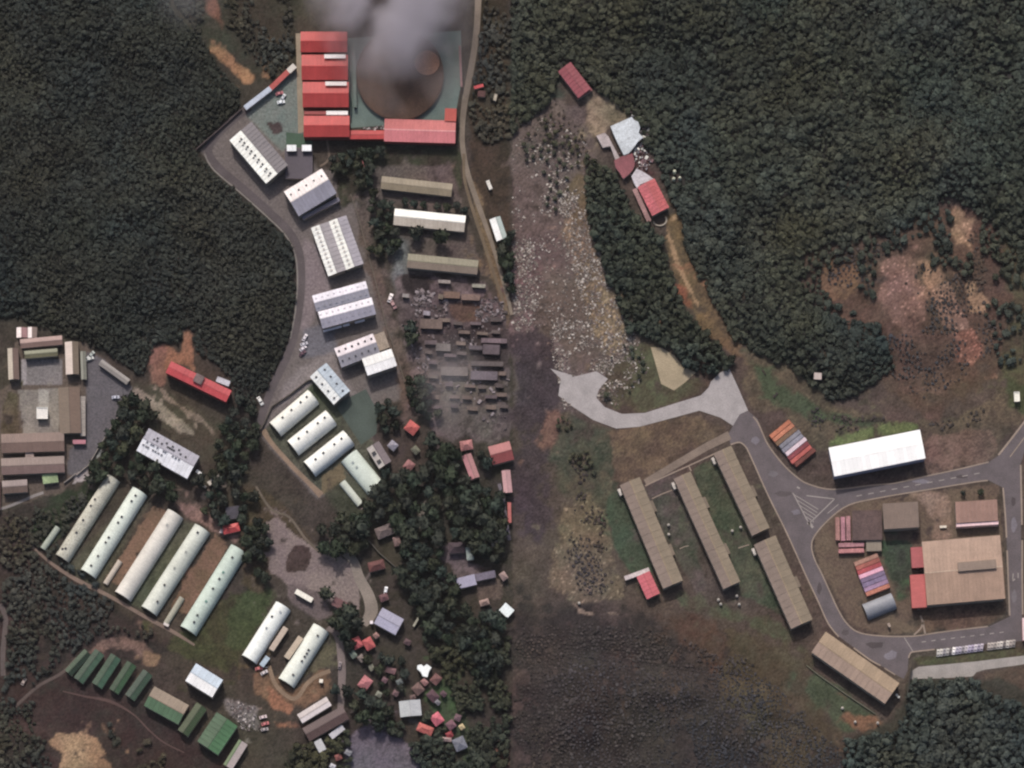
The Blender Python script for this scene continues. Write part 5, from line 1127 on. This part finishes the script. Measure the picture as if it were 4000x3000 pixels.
def gn_group():
    g = bpy.data.node_groups.new('forest_scatter', 'GeometryNodeTree')
    g.interface.new_socket('Geometry', in_out='INPUT', socket_type='NodeSocketGeometry'); g.interface.new_socket('Geometry', in_out='OUTPUT', socket_type='NodeSocketGeometry')
    n = g.nodes; i = n.new('NodeGroupInput'); o = n.new('NodeGroupOutput')
    ip = n.new('GeometryNodeInstanceOnPoints'); ci = n.new('GeometryNodeCollectionInfo'); ci.inputs['Collection'].default_value = FORC; ci.inputs['Separate Children'].default_value = True; ci.inputs['Reset Children'].default_value = True
    ip.inputs['Pick Instance'].default_value = True
    def at(nm, t):
        a = n.new('GeometryNodeInputNamedAttribute'); a.data_type = t; a.inputs[0].default_value = nm; return [s for s in a.outputs if s.enabled][0]
    L = g.links.new
    L(i.outputs[0], ip.inputs['Points']); L(ci.outputs[0], ip.inputs['Instance'])
    L(at('pick', 'INT'), ip.inputs['Instance Index']); L(at('size', 'FLOAT_VECTOR'), ip.inputs['Scale']); L(at('turn', 'FLOAT_VECTOR'), ip.inputs['Rotation'])
    L(ip.outputs[0], o.inputs[0]); return g
GN = gn_group()
def poisson(poly, d, n_try, avoid=1, clump=None, grow=0):
    x0 = min(p[0] for p in poly); x1 = max(p[0] for p in poly); y0 = min(p[1] for p in poly); y1 = max(p[1] for p in poly)
    X = RNG.uniform(x0, x1, n_try); Y = RNG.uniform(y0, y1, n_try); ok = inside(poly, X, Y)
    if avoid: ok &= sample(OCCB, X, Y) < .12
    if clump is not None: ok &= (sample(N_mid, X, Y)*.5+sample(N_big, X, Y)*.5) > clump
    X = X[ok]; Y = Y[ok]; cell = {}; out = []
    for x, y in zip(X, Y):
        i, j = int(x//d), int(y//d); good = True
        for a in (-1, 0, 1):
            for b in (-1, 0, 1):
                for (u, v) in cell.get((i+a, j+b), ()):
                    if (u-x)**2+(v-y)**2 < d*d: good = False; break
                if not good: break
            if not good: break
        if good: cell.setdefault((i, j), []).append((x, y)); out.append((x, y))
    return out
OCCB = blur(OCC.astype(float), .9)
N_t1 = fbm(SH, 45, 91, 3); N_t2 = fbm(SH, 30, 95, 3)
def tint(x, y, base, var=1.0):
    a = sample(N_t1, x, y)-.5; b = sample(N_t2, x, y)-.5; r = RNG.normal(0, .22, len(x))
    c = np.array([lin(v) for v in base])[None, :]*np.ones((len(x), 3))
    c *= (1+var*(1.0*a[:, None]*np.array([1.3, .3, -.6])+.9*b[:, None]*np.array([-.2, .2, 1.3])))
    c *= (1+r[:, None])*(.6+.8*sample(N_big, x, y))[:, None]; return np.clip(c, .004, .3)  # large-scale brightness swing stands in for hill-slope shading of the canopy
def forest(name, label, polys, base, size, hk=1.0, kind='stuff', var=1.0, soft=0):
    P = []
    for poly, d, cl in polys:
        if soft:
            A = np.zeros(SH); sl, m = mask(poly, soft, soft*.6); A[sl] = m
        x0 = min(p[0] for p in poly); x1 = max(p[0] for p in poly); y0 = min(p[1] for p in poly); y1 = max(p[1] for p in poly)
        q = poisson(poly, d, int((x1-x0)*(y1-y0)/d/d*5), 1, cl)
        if soft: q = [p for p in q if RNG.random() < 2*sample(A, *p)-.7]
        P += q
    P = np.array(P); n = len(P); x = P[:, 0]; y = P[:, 1]
    me = bpy.data.meshes.new(name); sz = RNG.uniform(size[0], size[1], n)*S*(.7+.7*sample(N_mid, x, y))
    co = np.stack([(x-2000)*S, (1500-y)*S, sample(HGT, x, y)+sz*.62*hk+RNG.uniform(0, 1.4, n)*hk], -1)
    me.vertices.add(n); me.vertices.foreach_set('co', co.ravel())
    a = me.attributes.new('tint', 'FLOAT_COLOR', 'POINT'); c = np.ones((n, 4)); c[:, :3] = tint(x, y, base, var); a.data.foreach_set('color', c.ravel())
    a = me.attributes.new('pick', 'INT', 'POINT'); a.data.foreach_set('value', RNG.integers(0, NV, n).astype(np.int32))
    a = me.attributes.new('size', 'FLOAT_VECTOR', 'POINT'); sv_ = np.stack([sz*RNG.uniform(.68, 1.3, n), sz*RNG.uniform(.68, 1.3, n), sz*RNG.uniform(.8, 1.3, n)*hk], -1); a.data.foreach_set('vector', sv_.ravel())
    a = me.attributes.new('turn', 'FLOAT_VECTOR', 'POINT'); tv = np.zeros((n, 3)); tv[:, 2] = RNG.uniform(0, 6.28, n); a.data.foreach_set('vector', tv.ravel())
    o = link(name, me); md = o.modifiers.new('scatter', 'NODES'); md.node_group = GN
    tag(o, label, kind=kind); print(name, n); return o
FB = (64, 65, 58)
forest('forest', 'dense dark green forest filling the upper left', [(FOREST_LEFT, 11.0, None), ([(620,-250),(1160,-250),(1160,-20),(640,-20)], 16, .4)], (37,39,34), (5.5, 11), .75, var=.45)
forest('forest', 'dense grey green forest covering the upper right', [(FOREST_RIGHT, 13.0, None), ([(3330,1000),(3400,930),(3480,890),(3720,780),(3720,960),(3640,1040),(3560,990),(3440,1000),(3400,1200),(3420,1300),(3250,1250),(3340,1180),(3370,1080)], 26, .44), ([(3110,960),(3330,930),(3330,1010),(3210,1060),(3200,1130),(3110,1150)], 18, .45), ([(3840,1180),(3930,1000),(4100,1050),(4100,1400),(3900,1420)], 26, .52), ([(3110,1150),(3200,1130),(3270,1190),(3300,1300),(3420,1330),(3480,1430),(3340,1400),(3200,1300)], 19, None), ([(3620,900),(3720,960),(3800,980),(3800,1080),(3700,1060),(3640,1020)], 21, .45), ([(3840,860),(4000,960),(4400,960),(4400,1100),(3930,1040),(3830,980)], 20, .47)], (42,46,40), (6.0, 16), .8, var=.45)
forest('woodland', 'belt of dark trees between the rubble and the brown track', [(BELT, 17, None)], (43,48,41), (11, 18), var=.5)
forest('woodland', 'wood at the bottom right corner below the concrete walk', [([(3560,2665),(3800,2660),(3860,2720),(4000,2760),(4500,2760),(4500,3500),(3300,3500),(3300,2900),(3500,2860),(3545,2760)], 18, None)], (48,51,45), (12, 19), var=.5)
forest('scrub', 'low scrub over the dark slope at the bottom', [([(2010,2420),(2500,2440),(2900,2560),(3120,2760),(3300,2950),(3300,3400),(2010,3400)], 11, .40), ([(2030,0),(2160,380),(2280,500),(2300,620),(2200,620),(2060,560),(2010,500)], 18, None), ([(3140,1000),(3850,860),(3900,1400),(3600,1600),(3300,1250)], 13, .5), ([(2900,1400),(3250,1600),(3600,1660),(3900,1560),(3900,1640),(3600,1690),(3200,1680),(3000,1560)], 12, .5), ([(2200,1640),(2460,1720),(2400,1900),(2360,2100),(2220,2000)], 12, .5), ([(2180,2080),(2350,2080),(2420,2300),(2240,2340)], 12, .52)], (47,43,42), (2.5, 6.5), .35, var=.5, soft=40)
forest('scrub', 'low bushes in the dark fields of the lower left', [([(0,2020),(200,1960),(400,1900),(240,2150),(480,2380),(640,2500),(380,2480),(100,2700),(0,2720)], 15, .44), ([(-200,2740),(150,2720),(240,2840),(180,2920),(250,3100),(-200,3200)], 15, .42), ([(420,2800),(640,2920),(760,3000),(760,3200),(480,3100)], 14, .5), ([(650,-60),(780,-60),(800,160),(720,60)], 15, .40), ([(850,-60),(1150,-60),(1150,240),(1060,310),(1010,250),(930,180),(880,100)], 15, .40), ([(1870,0),(1990,0),(1990,560),(1830,560)], 15, .45)], (46,45,39), (5, 12), .7, var=.6, soft=25)
forest('bushes', 'small bushes among the rubble', [([(2010,560),(2150,450),(2290,580),(2300,760),(2200,740),(2150,900),(2010,900)], 26, .5), ([(2180,1330),(2420,1300),(2530,1440),(2420,1590),(2240,1590)], 26, .48), ([(2180,1620),(2380,1680),(2340,1860),(2180,1780)], 20, .46)], (52,54,44), (5, 11), .8, var=.5)
forest('hedge', 'mixed bushes along the village slopes', [([(1640,2480),(1990,2440),(1990,3000),(1860,2990),(1740,2640)], 17, .42), ([(1400,2900),(1700,2780),(1900,2960),(1900,3100),(1620,3100),(1600,2920)], 16, .45), ([(1150,2920),(1360,2860),(1380,3100),(1060,3100)], 16, .42)], (43,46,37), (9, 16), 1.0, var=.6)

# single trees that can be told apart
TC = [crown_mesh('crown', LEAF_O, 300+k, 260) for k in range(7)]
def trunk_mesh():
    mb = MB(); n = 7; lv = [(0,.16),(.6,.11),(1.2,.08),(1.5,.04)]
    vs = [(r_*math.cos(6.283*i/n), r_*math.sin(6.283*i/n), z_) for z_, r_ in lv for i in range(n)]
    mb.add(vs, [(k*n+i, k*n+(i+1) % n, (k+1)*n+(i+1) % n, (k+1)*n+i) for k in range(3) for i in range(n)])
    for a_ in (0.3, 2.3, 4.4):                                   # limbs
        c_, s_ = math.cos(a_), math.sin(a_); mb.add([(c_*.03,s_*.03,.7),(-s_*.05,c_*.05,.78),(c_*.6,s_*.6,1.35)], [(0,1,2)]); mb.add([(c_*.03,s_*.03,.78),(s_*.05,-c_*.05,.7),(c_*.6,s_*.6,1.35)], [(0,1,2)])
    return mb.mesh('trunk', bark())
TT = trunk_mesh(); NT = [0]
def tree(x, y, r, lab, group, base=(40,45,37)):
    g = gz(x, y); R_ = r*S; t = empty('tree', (*W(x, y), g), random.uniform(0, 6.28)); tag(t, lab, 'tree', group)
    link('trunk', TT, t, (0, 0, -.1), scale=(R_*.9, R_*.9, R_*1.1))
    c = link('crown', TC[NT[0] % 7], t, (0, 0, R_*1.25), scale=(R_, R_, R_*random.uniform(.8, 1.1)))
    k = random.uniform(.6, 1.15); cc = [lin(v)*k for v in base]; c.color = (cc[0]*random.uniform(.85, 1.15), cc[1], cc[2]*random.uniform(.8, 1.2), 1); NT[0] += 1
TP = [([(440,1640),(520,1540),(620,1640),(540,1660),(540,1790),(700,1890),(680,1960),(560,1900),(440,1850),(350,1880),(330,1920),(400,1760)], 36, (17,27), 'dark tree in the grove left of the vented workshop', 'grove around the vented workshop', 60),
      ([(760,1890),(900,1900),(1010,1760),(1010,1640),(940,1560),(900,1640),(850,1720),(860,1840)], 36, (17,28), 'dark tree between the vented workshop and the three arched halls', 'trees between workshop and arched halls', 60),
      ([(830,1920),(1000,1940),(950,2010),(1030,2060),(1040,2280),(960,2200),(960,2080),(880,2060),(800,2000)], 34, (15,26), 'dark tree north of the sandy yard and the easternmost barrack', 'trees north of the sandy yard', 50),
      ([(1500,1800),(1560,1860),(1640,1840),(1700,1700),(1780,1760),(1820,1880),(1900,1900),(1970,1950),(1950,2200),(1820,2120),(1720,2180),(1600,2150),(1480,2040),(1440,1990)], 38, (20,32), 'broad dark tree in the village wood north of the lilac building', 'dense village wood, northern part', 88),
      ([(1250,2060),(1350,2020),(1440,2050),(1420,2140),(1360,2160),(1260,2150)], 40, (20,34), 'dark tree at the north east corner of the sandy yard', 'trees beside the sandy yard', 14),
      ([(1560,2160),(1720,2200),(1780,2260),(1780,2400),(1900,2380),(1960,2460),(1960,2600),(1860,2640),(1780,2520),(1680,2480),(1640,2380),(1560,2260)], 38, (19,30), 'broad dark tree in the village wood south of the lilac building', 'dense village wood, southern part', 58),
      ([(1310,2400),(1400,2380),(1400,2480),(1360,2540),(1310,2540)], 40, (22,34), 'large round tree beside the joined red houses', 'trees by the joined red houses', 8),
      ([(1340,2700),(1420,2690),(1500,2760),(1560,2840),(1500,2860),(1400,2800)], 38, (18,30), 'dark tree south of the dusty rose house', 'trees south of the dusty rose house', 16),
      ([(1380,700),(1460,760),(1440,620),(1500,600),(1400,590),(1290,620),(1300,690)], 34, (15,24), 'dark tree right below the red factory wing', 'trees below the factory wing', 30),
      ([(1450,790),(1530,800),(1520,900),(1450,880)], 30, (14,22), 'brownish tree left of the white roofed barrack', 'trees left of the white barrack', 12),
      ([(1480,920),(1560,880),(1560,960),(1500,1010),(1440,1000)], 32, (15,24), 'dark tree below the left end of the white roofed barrack', 'trees below the white barrack', 12),
      ([(1560,790),(1810,810),(1815,838),(1700,828),(1600,808)], 34, (13,20), 'dark tree overhanging the north side of the white roofed barrack', 'trees overhanging the white barrack', 10),
      ([(1600,1470),(1700,1540),(1720,1640),(1660,1640),(1590,1570)], 32, (16,26), 'dark tree between the burnt camp and the salmon red house', 'trees above the salmon red house', 14),
      ([(1460,1620),(1500,1560),(1560,1620),(1560,1700),(1500,1700)], 34, (15,24), 'dark tree next to the teal court', 'trees next to the teal court', 8),
      ([(1940,940),(1999,920),(1999,1150),(1975,1110)], 34, (16,26), 'dark tree east of the dirt track by the white shed', 'trees by the white shed', 8),
      ([(640,2240),(620,2260),(640,2270)], 20, (8,10), '', '', 0),
      ([(1010,2040),(1040,2040),(1060,2180),(1000,2200),(960,2130)], 34, (15,24), 'dark tree at the left rim of the sandy yard', 'trees at the left rim of the sandy yard', 6),
      ([(1400,2560),(1520,2560),(1600,2600),(1560,2720),(1470,2700),(1480,2620)], 36, (13,22), 'small tree between the village houses', 'garden trees between the village houses', 18)]
MARKS = [('the vented workshop',660,1765),('the second long arched barrack',560,1900),('the long bright red building',780,1500),('the northernmost arched hall',1075,1675),('the cream hut',838,1873),('the easternmost long barrack',945,2130),('the sandy yard',1200,2160),('the red factory wing',1400,530),('the northern tan barrack',1493,728),('the white roofed barrack',1540,860),('the olive tan barrack',1592,1030),('the salmon red house',1608,1668),('the dull pink house in the wood',1598,1817),('the long pink house',1840,1820),('the large red gabled house',1916,1770),('the pale pink gabled house',1950,1880),('the cream narrow house',1930,2105),('the pale green roofed house',1835,2160),('the dark maroon roofed house',1785,2138),('the grey brown house',1502,2073),('the crosswise arched hall',1450,1880),('the narrow arched shed',1375,1930),('the long lilac building',1820,2270),('the mauve annex',1900,2248),('the pale pink hut',1892,2352),('the long cream trailer',1626,2428),('the lilac workshop',1518,2425),('the white car under the trees',1507,2308),('the joined red houses',1418,2510),('the dusty rose house',1427,2664),('the gleaming white Y shaped house',1658,2618),('the twin panelled house',1602,2765),('the maroon shed',1330,2360),('the small olive hut',1452,2606),('the narrow dull pink house',1527,2616),('the teal court',1400,1680),('the brown hall by the asphalt yard',275,1600),('the pale paved triangle',330,1860),('the tan village clearing',1660,2000),('the orange red house',1660,2846),('the short grey hut',1730,1356),('the dark roofed block',1168,640),('the cyan white house',1980,2385)]
ORD = ['nearest','second nearest','third nearest','fourth nearest','fifth nearest','sixth nearest','seventh nearest']
DIRS = ['east','north east','north','north west','west','south west','south','south east']
buck = {}
for poly, d, (r0, r1), lab, grp, mx_ in TP:
    if not mx_: continue
    for (x, y) in poisson(poly, d, 4000)[:mx_]:
        nm, mx2, my2 = min(MARKS, key=lambda m_: math.hypot(m_[1]-x, m_[2]-y)); k = int(round(math.atan2(my2-y, x-mx2)/(math.pi/4))) % 8
        buck.setdefault((nm, k), []).append((math.hypot(x-mx2, y-my2), x, y, random.uniform(r0, r1), lab, grp))
for (nm, k), L_ in sorted(buck.items()):
    for i, (dd, x, y, r_, lab, grp) in enumerate(sorted(L_)):
        tree(x, y, r_, '%s tree to the %s of %s' % (ORD[i], DIRS[k], nm) if i < len(ORD) else lab, grp)
for (x, y, r, lab) in ((1717,940,32,'round dark tree alone between the white and olive barracks'), (1625,920,26,'round dark tree left of the lone round tree between barracks'), (1605,1290,26,'tall dark tree with a shadow west of the burnt camp huts'), (1608,1330,28,'lower dark tree west of the burnt camp huts'),
                       (3830,1925,12,'small brown tree with a long shadow above the workshop'), (3760,1930,10,'small brown bush above the workshop'), (1275,2330,26,'oval dark tree between the maroon shed and the white barracks'), (1880,1790,20,'small tree between the pink and the red village house'), (1905,1815,24,'leafy tree left of the pale pink gabled house'),
                       (640,1900,20,'small tree above the second arched barrack'), (1310,2700,20,'small round tree on the village road verge')):
    tree(x, y, r, lab, None)
print('trees', NT[0])
# ------------------------------------------------------------------ thin haze: one closed box of even air round everything
hb = MB(); hb.box(-19000, 19000, -19000, 19000, -3, CAM_Z+60)
hm = bpy.data.materials.new('haze'); hm.use_nodes = True; hn = hm.node_tree; hn.nodes.clear()
ho = hn.nodes.new('ShaderNodeOutputMaterial'); hv = hn.nodes.new('ShaderNodeVolumePrincipled'); hn.links.new(hv.outputs[0], ho.inputs['Volume'])
hv.inputs['Color'].default_value = (.93, .93, 1.0, 1); hv.inputs['Density'].default_value = 3.5e-6; hv.inputs['Anisotropy'].default_value = .0
tag(hb.build('haze', hm), kind='stuff')
# ------------------------------------------------------------------ smoke over the red factory
def smoke(name, label, c, r, h, dens, col, seed, hole=None):
    """a billowing closed body with its own density; c centre (photo units), r radii (m), h base height"""
    import bmesh
    bm = bmesh.new(); bmesh.ops.create_icosphere(bm, subdivisions=4, radius=1.0)
    me = bpy.data.meshes.new(name); bm.to_mesh(me); bm.free()
    o = link(name, me, None, (*W(*c), h), scale=r)
    m = bpy.data.materials.new(name); m.use_nodes = True; nt = m.node_tree; n = nt.nodes; n.clear(); L = nt.links.new
    out = n.new('ShaderNodeOutputMaterial'); pv = n.new('ShaderNodeVolumePrincipled'); L(pv.outputs[0], out.inputs['Volume'])
    pv.inputs['Color'].default_value = (*col, 1); pv.inputs['Anisotropy'].default_value = .1
    tc = n.new('ShaderNodeTexCoord'); g = n.new('ShaderNodeNewGeometry')
    nz = n.new('ShaderNodeTexNoise'); nz.inputs['Scale'].default_value = .034; nz.inputs['Detail'].default_value = 2.5; nz.inputs['Roughness'].default_value = .45; nz.inputs['Distortion'].default_value = .25
    mp = n.new('ShaderNodeMapping'); mp.inputs['Location'].default_value = (seed*13.1, seed*7.7, 0); mp.inputs['Scale'].default_value = (1.1, .8, 1); L(g.outputs['Position'], mp.inputs[0]); L(mp.outputs[0], nz.inputs['Vector'])
    ln = n.new('ShaderNodeVectorMath'); ln.operation = 'LENGTH'; L(tc.outputs['Object'], ln.inputs[0])
    fo = n.new('ShaderNodeMapRange'); fo.inputs[1].default_value = 1.0; fo.inputs[2].default_value = .35; fo.inputs[3].default_value = 0; fo.inputs[4].default_value = 1; L(ln.outputs['Value'], fo.inputs[0])
    mr = n.new('ShaderNodeMapRange'); mr.inputs[1].default_value = .36; mr.inputs[2].default_value = .68; mr.inputs[3].default_value = .0; mr.inputs[4].default_value = 1; L(nz.outputs[0], mr.inputs[0])
    a = n.new('ShaderNodeMath'); a.operation = 'MULTIPLY'; L(fo.outputs[0], a.inputs[0]); L(mr.outputs[0], a.inputs[1])
    b = n.new('ShaderNodeMath'); b.operation = 'MULTIPLY'; L(a.outputs[0], b.inputs[0]); b.inputs[1].default_value = dens
    L(b.outputs[0], pv.inputs['Density']); me.materials.append(m)
    tag(o, label, kind='stuff'); return o
smoke('smoke', 'grey smoke plume drifting north from the burning courtyard', (1530,-20), (54, 62, 15), 24, .17, (.66,.63,.69), 1)
smoke('smoke', 'darker smoke rising over the scorched circle', (1590,230), (48, 42, 7), 12.5, .13, (.56,.5,.5), 2)
smoke('smoke', 'thin smoke veil over the upper left forest', (740,60), (26, 24, 8), 34, .03, (.4,.4,.42), 3)
smoke('smoke', 'thin grey smoke wisp over the burnt camp', (1770,1560), (26, 34, 8), 24, .028, (.6,.58,.62), 4)
